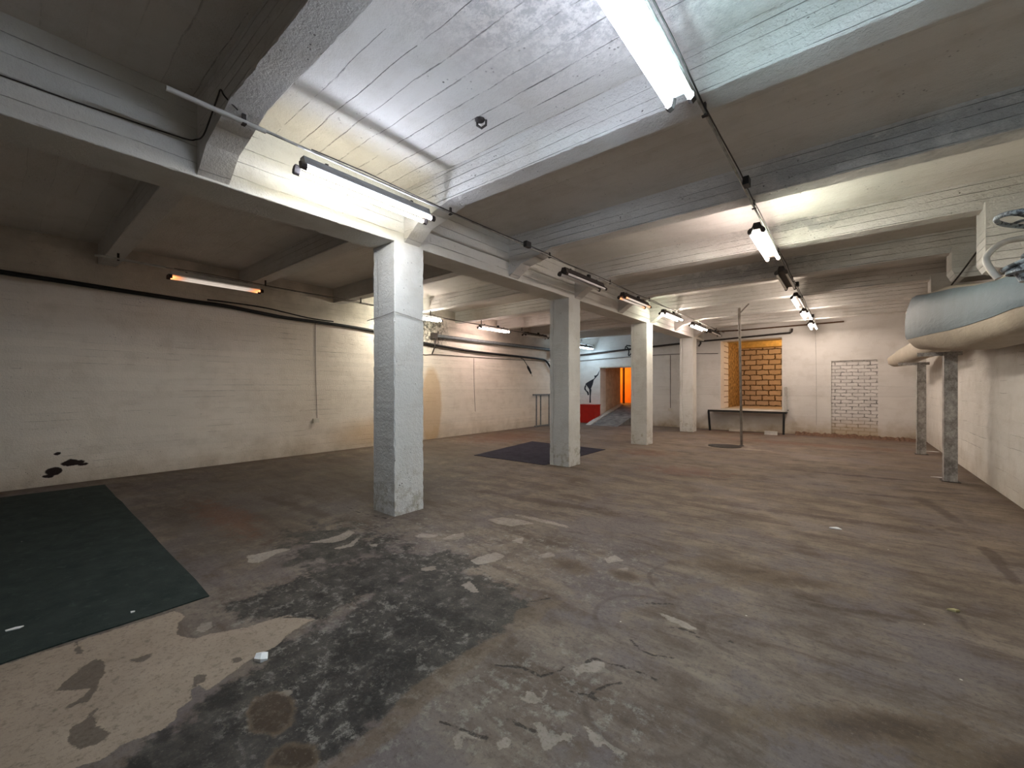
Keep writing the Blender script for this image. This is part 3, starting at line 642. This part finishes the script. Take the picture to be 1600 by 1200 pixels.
fluo(R1, 13.5, (off, off), D, 'unlit fluorescent light at the end of the column row near the loading alcove', G1)
fluo(R2, 1.26, (TM['blue'], TM['cyan']), M['greybody'], 'biggest lit bluish fluorescent light cut off by the top of the picture', G2)
fluo(R2, 5.12, (tm('tube_rose_white', (1,.86,.80), 2.2), tm('tube_lime_white', (.97,1,.84), 2.4)), D, 'lit twin-tube fluorescent light with a pinkish and a greenish glow', G2)
fluo(R2, 7.20, (off, off), D, 'unlit dark fluorescent light hanging between lit ones over the open floor', G2)
fluo(R2, 9.35, (TM['peach'], off), D, 'lit fluorescent light just past the unlit one over the open floor', G2)
fluo(R2, 11.25, (TM['peach'], TM['peach']), D, 'second to last lit fluorescent light of the row leading to the bricked-up doorway', G2)
fluo(R2, 13.4, (TM['peach'], TM['peach']), D, 'last small lit fluorescent light in front of the end wall', G2)
fluo(R3, 1.62, (dim, dim), W, 'failing white fluorescent light with orange tube ends by the cable wall', G3)
fluo(R3, 5.75, (tm('tube_pale_green', (.96,1,.84), 2.6), tm('tube_pale_peach', (1,.9,.8), 2.2)), W, 'lit fluorescent light half hidden behind the nearest column', G3)
fluo(R3, 8.45, (TM['pink'], TM['pink']), D, 'lit pinkish fluorescent light over the dark pipe on the cable wall', G3)
fluo(R3, 10.5, (off, off), D, 'unlit dark fluorescent light to the side of the second column', G3)
fluo(R3, 13.75, (TM['ice'], TM['ice']), D, 'lit icy blue fluorescent light over the dancer mural', G3, 3.06)

def conduit(x, y0, y1, z, label, pale=None, wires=((.020,.010),), drops=(), z1=None):
    z1 = z if z1 is None else z1
    root = empty('cable_conduit', (x, y0, z), label, 'conduit', 'cable conduits carrying the lights')
    n = 24; f = lambda k: (z1-z)*k/n
    MB().tube([(0, (y1-y0)*k/n, f(k)+.004*math.sin(k*1.7)) for k in range(n+1)], .010, 8).build('pipe', M['conduit'], root, 60)
    if pale: MB().tube([(0,0,.0),(0,pale,0)], .0165, 10).build('end_sleeve', M['paleconduit'], root, 60)
    for i, (dx, dz) in enumerate(wires):
        MB().tube([(dx+.006*math.sin(k*2.1+i), (y1-y0)*(.06+.94*k/30), (z1-z)*k/30+dz*.6+.008*math.sin(k*1.3+i*2)) for k in range(31)], .005, 6).build('wire', M['rust'], root, 60)
    for ty in TY:
        if y0 < ty < y1:
            h = ZT-(z+(z1-z)*(ty-y0)/(y1-y0))
            MB().prism([(-.02,-.02),(.02,-.02),(.02,-.012),(.006,-.012),(.006,h),(-.006,h),(-.006,-.012),(-.02,-.012)],ty-y0-.012,ty-y0+.012).build('hanger', M['rust'], root)
    for d in drops: MB().box(.012,.06,d-y0-.05,d-y0+.05,-.03,.04).build('junction_box', M['black'], root)
    return root
conduit(-3.19, .63, 15.0, 3.205, 'conduit of the light row above the columns, pale loose end near the viewer', .55, drops=(4.2,))
conduit(-.735, -2.8, 15.15, 3.21, 'conduit of the light row over the open floor', None, drops=(4.15, 8.8, 12.9))
conduit(-7.93, .81, 15.0, 3.20, 'conduit of the light row by the cable wall, pale end past the mat', .75, z1=3.09)

def cable(name, pts, r, mat, label, cat='cable', n=8, group=None):
    # smooth the polyline a little
    P = [Vector(p) for p in pts]; out = []
    for i in range(len(P)-1):
        p0 = P[max(i-1,0)]; p1 = P[i]; p2 = P[i+1]; p3 = P[min(i+2,len(P)-1)]
        for k in range(5):
            t = k/5; out.append(.5*((2*p1)+(p2-p0)*t+(2*p0-5*p1+4*p2-p3)*t*t+(3*p1-p0-3*p2+p3)*t**3))
    out.append(P[-1])
    return tag(MB().tube(out, r, n).build(name, mat, None, 60), label, cat, group)
cable('electrical_cord', [(-3.16,1.0,3.25),(-3.16,.925,3.30),(-3.24,.925,3.38),(-3.30,.925,3.36),(-3.46,.925,3.28),(-3.62,.925,3.22),(-3.80,.925,3.26),(-3.82,.85,3.245),(-3.82,.47,3.225),(-3.82,.14,3.215),(-3.82,-.6,3.21),(-3.82,-2.9,3.21)], .005, M['rust'], 'thin brown cable looping off the conduit over a cross beam onto the main beam')
lc = [(-1.2,2.97),(-.6,2.96),(0,2.95),(.59,2.935),(1.27,2.915),(2.09,2.895),(2.56,2.89),(3.09,2.85),(3.67,2.81),(4.61,2.80),(5.6,2.76),(6.4,2.66),(7.12,2.60),(7.75,2.56),(9.02,2.50),(10.86,2.48),(12.4,2.46),(12.9,2.40),(13.26,2.10),(13.5,1.9)]
cable('electrical_cord', [(XL+.065, y, z) for y, z in lc], .034, M['black'], 'thick black cable bundle sagging along the top of the long wall')
cable('electrical_cord', [(XL+.115, y, z) for y, z in [(2.3,2.95),(2.8,2.955),(3.31,2.94),(4.05,2.86),(4.6,2.85)]], .013, M['black'], 'thinner black cable arching off the thick bundle')
cable('electrical_cord', [(XL+.011, y, z) for y, z in [(7.6,2.50),(7.2,2.55),(7.02,2.45),(7.18,2.29),(7.56,2.32),(8.79,2.33),(10.92,2.36),(13.34,2.41),(15.1,2.43)]], .009, M['rust'], 'thin wire on the long wall curling under the dark pipe')
cable('electrical_cord', [(XL+.009, 4.25, 2.79),(XL+.009,4.26,1.8),(XL+.009,4.29,.75)], .0045, M['rust'], 'thin vertical wire running down the long wall to a small socket')
cable('electrical_cord', [(XL+.009, 9.09, 2.30),(XL+.009,9.1,1.6),(XL+.009,9.15,.68)], .005, M['rust'], 'thin vertical wire on the long wall seen between the first two columns')
tag(MB().box(XL+.001, XL+.045, 4.20, 4.32, .655, .745).build('wall_socket', M['plastic']), 'small yellowed socket low on the long wall', 'socket')
p = empty('wall_pipe', (XL, 7.5, 2.82), 'dark grey pipe fixed along the long wall above the sagging cable', 'pipe')
MB().tube([(.10,0,0),(.10,2.9,.01),(.10,5.75,.02)], .052, 12).build('pipe', M['greysteel'], p, 50)
MB().box(.03,.17,-.12,.02,-.09,.07).build('end_box', M['rust'], p)
MB().box(.02,.2,5.72,5.86,-.26,.10).build('end_box', M['greysteel'], p)
MB().tube([(.15,-.05,-.08),(.15,-.06,-.3),(.08,-.1,-.5)], .018, 8).build('drop_pipe', M['rust'], p, 50)
for yy in (1.4, 4.2): MB().box(0,.1,yy-.015,yy+.015,-.02,.02).build('bracket', M['rust'], p)
pc = empty('hanging_plug', (-8.70, 11.3, 2.44), 'black plug on a short lead hanging from the sagging cable', 'plug')
MB().tube([(-.06,-.02,-.02),(0,.05,-.05),(.0,.24,-.22),(0,.32,-.31)], .012, 8).build('lead', M['black'], pc, 60)
MB().tube([(0,.30,-.29),(0,.36,-.36),(0,.50,-.53)], [.03,.042,.03], 10).build('plug_body', M['black'], pc, 50)
MB().tube([(0,.50,-.53),(0,.58,-.63)], [.016,.014], 8).build('pins', M['plastic'], pc, 50)

# services on the end wall
cable('electrical_cord', [(x, YF-.05, z) for x, z in [(XL+.1,2.76),(-8.39,2.77),(-7.4,2.83),(-6.39,2.88),(-5.49,2.92),(-4.9,2.95),(-4.64,2.96)]], .035, M['rust'], 'thick dark cable along the end wall above the ramp doorway')
cable('electrical_cord', [(x, YF-.02, z) for x, z in [(XL+.1,2.50),(-8.39,2.53),(-6.39,2.59),(-5.49,2.60),(-4.64,2.60),(-3.4,2.55)]], .010, M['rust'], 'thin wire along the end wall just above the ramp doorway')
cable('electrical_cord', [(-6.65,YF-.12,2.84),(-6.62,YF-.12,2.98),(-6.5,YF-.12,2.84),(-6.52,YF-.10,2.64),(-6.42,YF-.10,2.70),(-6.35,YF-.12,2.95),(-6.6,YF-.12,3.02)], .022, M['black'], 'tangled knot of black cable over the ramp doorway')
cable('electrical_cord', [(-4.98,YF-.009,2.575),(-4.98,YF-.009,1.6),(-4.98,YF-.009,.67)], .008, M['rust'], 'thin vertical wire on the end wall between the last two columns')
tag(MB().box(-5.06, -4.90, YF-.05, YF-.001, .56, .66).build('wall_socket', M['plastic']), 'small socket low on the end wall between the last two columns', 'socket')
pr = empty('wall_pipe', (-4.6, YF, 2.96), 'dark steel pipe stepping up over the loading alcove', 'pipe')
MB().tube([(0,-.06,0),(.32,-.06,.0),(.36,-.06,.06),(.36,-.06,.22),(.42,-.06,.27),(.62,-.06,.27)], .028, 10).build('pipe', M['rust'], pr, 50)
MB().tube([(.62,-.06,.05),(.72,-.06,.04),(1.3,-.06,.05),(2.98,-.06,.11),(3.22,-.06,.11),(3.26,-.06,.15),(3.27,-.06,.24)], .028, 10).build('pipe', M['rust'], pr, 50)
MB().tube([(.66,-.06,.06),(.66,-.09,-.05),(.60,-.10,-.14)], .03, 8).build('tap', M['rust'], pr, 50)
MB().tube([(.6,-.05,.34),(2.0,-.05,.31),(4.5,-.05,.33)], .022, 8).build('upper_pipe', M['darkwood'], pr, 50)
cable('electrical_cord', [(-.77, 15.1, 3.2),(-.77,YF-.009,3.05),(-.75,YF-.009,2.4),(-.74,YF-.009,1.2),(-.74,YF-.009,.3)], .0035, M['conduit'], 'faint vertical wire down the end wall below the last lit light')

# wire round the first column
e = .012
tag(MB().tube([(CX0-.06,2.66,2.17),(CX0-e,2.70-e,2.185),(CX0+.2,2.70-e,2.20),(CX1+e,2.70-e,2.225),(CX1+e,2.9,2.20),(CX1+e,3.10+e,2.165),(CX0-e,3.10+e,2.17),(CX0-e,2.70-e,2.19)], .004, 6).build('binding_wire', M['conduit']), 'thin wire tied around the nearest column', 'wire')

# ------------------------------------------------------------------ things on the floor
def mat_mesh(corners, h, seed, amp=.012):
    rnd = random.Random(seed); pts = []
    for i in range(4):
        a = Vector(corners[i]); b = Vector(corners[(i+1) % 4]); n = 14; d = (b-a); nrm = Vector((-d.y, d.x)).normalized()
        for k in range(n): pts.append(tuple(a+d*k/n+nrm*(rnd.uniform(-amp, amp) if k else 0)))
    return MB().prism(pts, .001, h, 'xy')
tag(mat_mesh([(-8.42,-1.4),(-3.33,-1.4),(-3.33,.885),(-8.32,.955)], .009, 1, .008).build('floor_mat', M['greenmat']), 'large dark green floor mat beside the long wall', 'mat')
tag(mat_mesh([(-6.02,6.18),(-4.27,6.20),(-4.27,8.62),(-6.42,8.75)], .009, 2).build('floor_mat', M['bluemat']), 'dark blue floor mat behind the second column', 'mat')
M['polesteel'] = simple('brown_grey_steel', (.15,.125,.105), .6, .2, .3, 12)
pole = empty('steel_pole', (-2.0, 11.23, 0), 'thin steel pole standing on the floor beside the manhole', 'pole')
MB().tube([(0,0,0),(-.015,0,1.2),(-.05,0,3.32)], .028, 12).build('shaft', M['polesteel'], pole, 50)
MB().tube([(-.05,0,3.18),(.02,0,3.26),(.16,-.02,3.40)], .014, 8).build('branch', M['polesteel'], pole, 50)
MB().lathe([(.055,0),(.055,.012),(.032,.03)], (0,0,0)).build('foot_flange', M['rust'], pole, 40)
mh = empty('manhole_cover', (-2.31, 10.95, 0), 'round dark iron manhole cover in the floor by the pole', 'manhole cover')
MB().lathe([(.36,.001),(.36,.010),(.345,.014)], (0,0,0), n=40).build('iron_frame', M['rust'], mh, 40)
MB().lathe([(.335,.012),(.335,.017),(.32,.019)], (0,0,0), n=40).build('lid', M['black'], mh, 40)

rb = empty('red_box', (-8.1, 14.93, 0), 'red painted box on the floor beneath the dancer mural', 'box')
MB().box(-.36,.36,-.24,.24,.012,.715).build('body', M['redbox'], rb)
MB().box(-.375,.375,-.255,.255,.70,.735).build('lid', M['redbox'], rb)
rail = empty('guard_rail', (-8.68, 12.0, 0), 'low grey steel guard rail against the long wall near the corner', 'railing')
MB().bar((0,-.1,1.15),(0,1.5,1.15),.05,.05).build('top_rail', M['greysteel'], rail)
MB().bar((0,-.02,.03),(0,1.5,.03),.04,.04).build('bottom_rail', M['greysteel'], rail)
for yy in (.1,.36,.9,1.45): MB().bar((0,yy,0),(0,yy,1.13),.035,.035).build('post', M['greysteel'], rail)

mu = tag(MB().prism([(-8.04,1.77),(-8.0,1.82),(-8.06,2.0),(-8.03,1.91),(-7.99,1.89),(-7.89,1.93),(-7.76,2.14),(-7.84,1.92),(-7.98,1.78),(-8.04,1.72),(-8.09,1.54),(-8.18,1.34),(-8.24,1.33),(-8.42,1.56),(-8.38,1.6),(-8.21,1.69)], YF-.004, YF)
   .prism([(-8.25,1.345),(-8.15,1.345),(-8.18,1.03),(-8.17,.79),(-8.24,.79),(-8.23,1.1)], YF-.004, YF)
   .prism([(-8.41,1.555),(-8.47,1.44),(-8.48,1.34),(-8.36,1.21),(-8.31,1.09),(-8.26,1.11),(-8.28,1.23),(-8.37,1.29),(-8.42,1.38),(-8.39,1.48)], YF-.004, YF).build('wall_mural', M['mural']),
   'black silhouette of a dancer painted on the end wall beside the doorway', 'mural')

pf = empty('loading_platform', (-2.53, 14.72, 0), 'loading platform with dark steel frame in front of the alcove', 'platform')
MB().box(-1.06,1.04,.03,YF-14.72-.002,.615,.672).build('deck', M['dockconc'], pf)
MB().bar((-1.08,0,.655),(1.08,0,.655),.06,.055).build('front_rail', M['black'], pf)
for sx in (-1, 1):
    MB().bar((sx*1.05,.03,.645),(sx*1.05,.474,.645),.05,.05).build('side_rail', M['black'], pf)
    MB().bar((sx*1.03-(.03 if sx < 0 else 0),0,.63),(sx*1.02,.02,0),.055,.055).build('leg', M['black'], pf)
g = empty('grab_rail', (-1.49, YF, .68), 'thin white grab rail on the wall beside the loading alcove', 'rail')
MB().tube([(-.05,-.06,0),(-.05,-.06,.70),(-.03,-.06,.74),(.03,-.06,.74),(.05,-.06,.70),(.05,-.06,.03)], .014, 8).build('rail_tube', M['paleconduit'], g, 60)
MB().box(.03,.07,-.07,0,.02,.06).build('bracket', M['rust'], g)
tag(MB().box(-.16,.16,-.08,.08,0,.10).build('concrete_block', M['curb'], loc=(-1.80,14.5,0)), 'pale concrete block on the floor near the platform leg', 'block')
tag(MB().box(-.17,.17,-.09,.09,0,.07).build('concrete_block', M['dockconc'], loc=(-2.84,14.95,0)), 'dusty flat block lying under the loading platform', 'block')
# rubble along the foot of the end wall
rnd = random.Random(5); mb = MB(); prev = None; rings = []
for i in range(60):
    x = -1.25+i*(XR-.02+1.25)/59; hh = .05+.05*rnd.random(); dd = .22+.2*rnd.random()
    rings.append([(x,YF+.03,0),(x,YF-dd,.001),(x,YF-dd*.55,hh*.35),(x,YF-dd*.25,hh*.8),(x,YF+.03,hh)])
tag(mb.loft(rings).build('dirt_ridge', simple('brown_dirt', (.15,.085,.055), .95, 0, .5, 18, .8, .02)), 'ridge of brown dirt along the foot of the end wall', 'dirt', None, 'stuff')

def scrap(pts, h, mat, label, name='paper_scrap', loc=(0,0,0), z=.001):
    n = len(pts); rr = random.Random(n*7+int(pts[0][0]*100)); mb = MB()
    top = [(x, y, z+h*rr.uniform(.3,1)) for x, y in pts]; bot = [(x, y, z) for x, y in pts]
    cx, cy = sum(p[0] for p in pts)/n, sum(p[1] for p in pts)/n
    vs = bot+top+[(cx,cy,z+h*1.2)]
    fs = [tuple(range(n))[::-1]]+[(k,(k+1) % n,n+(k+1) % n,n+k) for k in range(n)]+[(n+k,n+(k+1) % n,2*n) for k in range(n)]
    return tag(mb.add(vs, fs).build(name, mat, None, None, loc), label, 'litter')
scrap([(-.04,-.012),(-.005,-.035),(.035,-.02),(.04,.012),(.0,.03),(-.03,.018)], .022, M['paper'], 'crumpled white scrap of paper on the dark floor patch', loc=(-2.36,.855,0))
scrap([(-.05,-.015),(.01,-.02),(.05,.0),(.02,.025),(-.03,.012)], .015, M['paper'], 'small white scrap lying alone on the brown open floor', loc=(-.10,5.23,0))
scrap([(-.03,-.01),(.01,-.018),(.03,.004),(0,.02)], .014, M['yellowscrap'], 'yellowish scrap by a dark streak near the right wall', loc=(.51,3.77,0))
scrap([(-.012,-.03),(.008,-.028),(.02,.02),(.004,.04),(-.01,.01)], .006, M['paper'], 'white leaf-shaped scrap on the green mat', loc=(-3.74,.05,0), z=.0095)
scrap([(-.012,-.008),(.01,-.01),(.012,.006),(-.004,.012)], .006, M['paper'], 'tiny white fleck on the edge of the green mat', loc=(-3.45,.52,0), z=.0095)
scrap([(-.10,-.02),(.06,-.03),(.12,.01),(.0,.03)], .006, M['paper'], 'flat white scrap near the foot of the nearer duct post', loc=(1.10,9.25,0))
scrap([(-.10,-.02),(.06,-.03),(.12,.01),(.0,.03)], .008, M['paper'], 'flat white scrap behind the farther duct post', loc=(1.42,12.9,0))

# knob of broken plaster and cable eye on the slab
sk = empty('ceiling_hook', (-2.34, 2.47, ZS), 'dark rusty hook sticking out of broken plaster on the slab', 'hook')
MB().lathe([(.045,.001),(.035,-.012),(.015,-.02)], (0,0,0), n=9).build('plaster_rim', M['rust'], sk, 30)
MB().tube([(-.03,0,.0),(-.03,.0,-.035),(.0,.02,-.06),(.04,.03,-.045),(.05,.02,-.01)], .010, 6).build('hook_bar', M['rust'], sk, 60)

# ------------------------------------------------------------------ wrapped duct by the right wall
def section(y, x0, x1, z0, z1, e=3.2, n=40, belly=0.0, seed=0):
    R = []; cx, cz, a, b = (x0+x1)/2, (z0+z1)/2, (x1-x0)/2, (z1-z0)/2
    for k in range(n):
        th = 2*PI*k/n; c, s_ = math.cos(th), math.sin(th)
        px = cx+a*math.copysign(abs(c)**(2/e), c); pz = cz+b*math.copysign(abs(s_)**(2/e), s_)
        if s_ < 0: pz -= belly*(abs(s_)**1.5)
        wob = .012*math.sin(3.1*y+5*th)+.008*math.sin(7.3*y-3*th+1)
        R.append((px+c*wob, y, pz+s_*wob))
    return R
duct = empty('wrapped_duct', (1.3, 9.3, 1.95), 'big box duct wrapped in cream film with a blue-grey side on steel posts', 'duct')
def off_(rings): return [[(x-1.3, y-9.3, z-1.95) for x, y, z in R] for R in rings]
main = [(9.75,.98,1.36,2.22,2.66,2.2,.0),(9.66,.82,1.46,2.08,2.80,2.6,.0),(9.5,.74,1.50,2.02,2.88,3.6,.02),(9.3,.735,1.50,2.02,2.90,4.2,.04),(8.9,.76,1.52,2.01,2.86,4.2,.06),(8.4,.80,1.53,2.00,2.80,4.0,.09),(7.8,.86,1.54,1.99,2.72,3.8,.13),(7.2,.93,1.55,1.98,2.63,3.6,.15),(6.6,.99,1.555,1.98,2.54,3.4,.15),(6.0,1.04,1.56,1.97,2.47,3.2,.12),(5.4,1.07,1.55,1.97,2.40,3.0,.08),(5.0,1.12,1.55,1.97,2.28,3.0,.05),(4.6,1.22,1.55,1.97,2.14,2.8,.03),(3.4,1.24,1.55,1.97,2.12,2.8,.03)]
MB().loft(off_([section(y,a,b,c+.03,d,e_,44,bl) for y,a,b,c,d,e_,bl in main])).build('film_wrap', M['film'], duct, 70)
# blue-grey cover panel hugging the hall-facing side
def panel():
    rows = []; 
    for (y,a,b,c,d,e_,bl) in main[2:]:
        R = section(y,a,b,c+.03,d,e_,44,bl); row = []
        for k in range(16, 26):                                    # from the top arris down the side
            x, yy, z = R[k]; row.append((x-.008, yy, z+.004))
        rows.append(row)
    vs = [(x-1.3, y-9.3, z-1.95) for r_ in rows for x, y, z in r_]; n = len(rows[0]); m = len(rows)
    inner = [(x+.006, y, z) for x, y, z in vs]
    fs = [(i*n+k, i*n+k+1, (i+1)*n+k+1, (i+1)*n+k) for i in range(m-1) for k in range(n-1)]
    N = len(vs); fs += [tuple(N+q for q in f)[::-1] for f in fs]
    rim = [k for k in range(n)]+[(i*n+n-1) for i in range(1, m)]+[(m-1)*n+k for k in range(n-2, -1, -1)]+[i*n for i in range(m-2, 0, -1)]
    fs += [(rim[i], rim[(i+1) % len(rim)], N+rim[(i+1) % len(rim)], N+rim[i]) for i in range(len(rim))]
    return MB().add(vs+inner, fs)
panel().build('side_cover', M['bluefilm'], duct, 60)
MB().tube([(-.34,.44,.52),(-.40,.5,.46),(-.42,.52,.36),(-.40,.5,.28)], [.02,.016,.014,.006], 6).build('tie_string', M['yellowscrap'], duct, 60)
d2 = [(14.6,.86,1.02,2.00,2.12,2,.0),(14.45,.78,1.12,1.96,2.18,2.2,.0),(14.0,.76,1.20,1.93,2.22,2.4,.02),(13.2,.84,1.28,1.94,2.30,2.6,.02),(12.2,.92,1.34,1.97,2.36,2.6,.0),(11.2,.98,1.38,1.98,2.40,2.6,.02),(10.2,1.02,1.40,2.0,2.42,2.6,.02),(9.8,1.05,1.40,2.04,2.44,2.6,.0)]
MB().loft(off_([section(y,a,b,c+.02,d,e_,32,bl) for y,a,b,c,d,e_,bl in d2])).build('pipe_sleeve', M['film'], duct, 70)
def post(x, y, label):
    r_ = empty('duct_post', (x, y, 0), label, 'post', 'steel posts carrying the wrapped duct')
    w_, d_ = .07, .07
    c = MB()   # C-channel: web facing the viewer, two flanges behind
    c.box(-w_, w_, -d_, -d_+.008, 0, 1.93); c.box(-w_-.004, -w_+.004, -d_-.012, d_, 0, 1.93); c.box(w_-.008, w_, -d_+.008, d_, 0, 1.93)
    c.build('channel', M['galv'], r_)
    MB().box(-.10,.10,-.10,.10,.0,.008).build('base_plate', M['rust'], r_)
    a_ = MB(); a_.box(-.36, .12, -.06, -.052, 1.88, 1.938); a_.box(-.36, .12, -.052, .05, 1.93, 1.938); a_.build('bearing_angle', M['galv'], r_)
    return r_
post(1.18, 8.96, 'nearer galvanised channel post under the wrapped duct')
post(1.19, 12.25, 'farther galvanised channel post under the wrapped duct')

# ------------------------------------------------------------------ valves above the duct
def valve(loc, tilt, label, R=.2):
    root = empty('gate_valve', loc, label, 'valve', 'old valves above the duct')
    rot = Matrix.Rotation(tilt, 3, 'Y')
    MB().torus((0,0,0), R, .017, rot).build('handwheel', M['valve'], root, 60)
    sp = MB()
    for k in range(4):
        a = k*PI/2+.5; q = rot @ Vector((R*math.cos(a), R*math.sin(a), 0)); sp.tube([(0,0,0), tuple(q*.55+Vector((0,0,.012))), tuple(q)], .011, 6)
    sp.build('spokes', M['valve'], root, 60)
    return root
v1 = valve((1.03, 4.62, 2.60), .25, 'blue-grey valve with a horizontal handwheel, upper of the two by the duct', .19)
MB().tube([(0,0,-.03),(.0,0,.12),(.12,0,.22),(.55,0,.26)], .035, 10).build('stem_pipe', M['valve'], v1, 60)
v2 = valve((1.02, 4.60, 2.31), -.35, 'blue-grey flanged valve with handwheel, lower of the two by the duct', .15)
MB().lathe([(.0,-.16),(.10,-.15),(.12,-.10),(.165,-.09),(.165,-.05),(.10,-.04),(.09,.04),(.05,.09),(.02,.12)], (.03,0,0), n=24).build('body', M['valve'], v2, 40)
MB().lathe([(.05,0),(.05,.12),(.10,.12),(.10,.16),(.05,.16),(.05,.52)], (.0,0,-.04), 'x', 16).build('flanged_pipe', M['valve'], v2, 40)
for k in range(6):
    a = k*PI/3; MB().lathe([(.014,-.035),(.014,.035)], (.03+.14*math.cos(a), .14*math.sin(a), -.07), n=6).build('bolt', M['rust'], v2)
cable('hose', [(1.50,4.99,2.50),(1.25,4.92,2.53),(1.05,4.87,2.53),(.93,4.8,2.51),(.85,4.72,2.45),(.80,4.66,2.37),(.815,4.62,2.28),(.85,4.60,2.20)], .022, M['plastic'], 'beige hose curving round the lower valve', 'hose', 10)
cable('tension_rod', [(1.33,8.2,3.22),(1.19,8.15,2.97),(1.08,8.1,2.79)], .010, M['rust'], 'thin slanted rod running from a beam corbel down to the duct', 'rod')

# ------------------------------------------------------------------ lamps out of sight inside the alcove and the corridor
def lamp(name, loc, col, power, r):
    l = bpy.data.lights.new(name, 'POINT'); l.color = col; l.energy = power; l.shadow_soft_size = r
    o = bpy.data.objects.new(name, l); COL.objects.link(o); o.location = loc; return o
lamp('alcove_bulb', (-1.25, 16.9, 2.75), (1,.66,.34), 13, .05)
lamp('corridor_bulb', (-9.2, 18.4, 2.2), (1,.50,.12), 20, .06)

# ------------------------------------------------------------------ camera, world, colour
wd = bpy.data.worlds.new('world'); S.world = wd; wd.use_nodes = True; wd.node_tree.nodes['Background'].inputs[0].default_value = (.02,.02,.02,1)
cam = bpy.data.cameras.new('camera'); co = bpy.data.objects.new('camera', cam); COL.objects.link(co)
co.location = (0, 0, 1.4); co.rotation_euler = (PI/2, 0, math.atan2(526, 649)); cam.sensor_width = 36; cam.lens = 36*649/1600; cam.shift_y = 6/1600; cam.clip_start = .02
S.camera = co
S.view_settings.view_transform = 'Standard'; S.view_settings.look = 'None'; S.view_settings.gamma = 1; S.view_settings.use_curve_mapping = False
S.view_settings.exposure = 2.5
S.cycles.max_bounces = 10; S.cycles.diffuse_bounces = 6; S.cycles.sample_clamp_indirect = 4
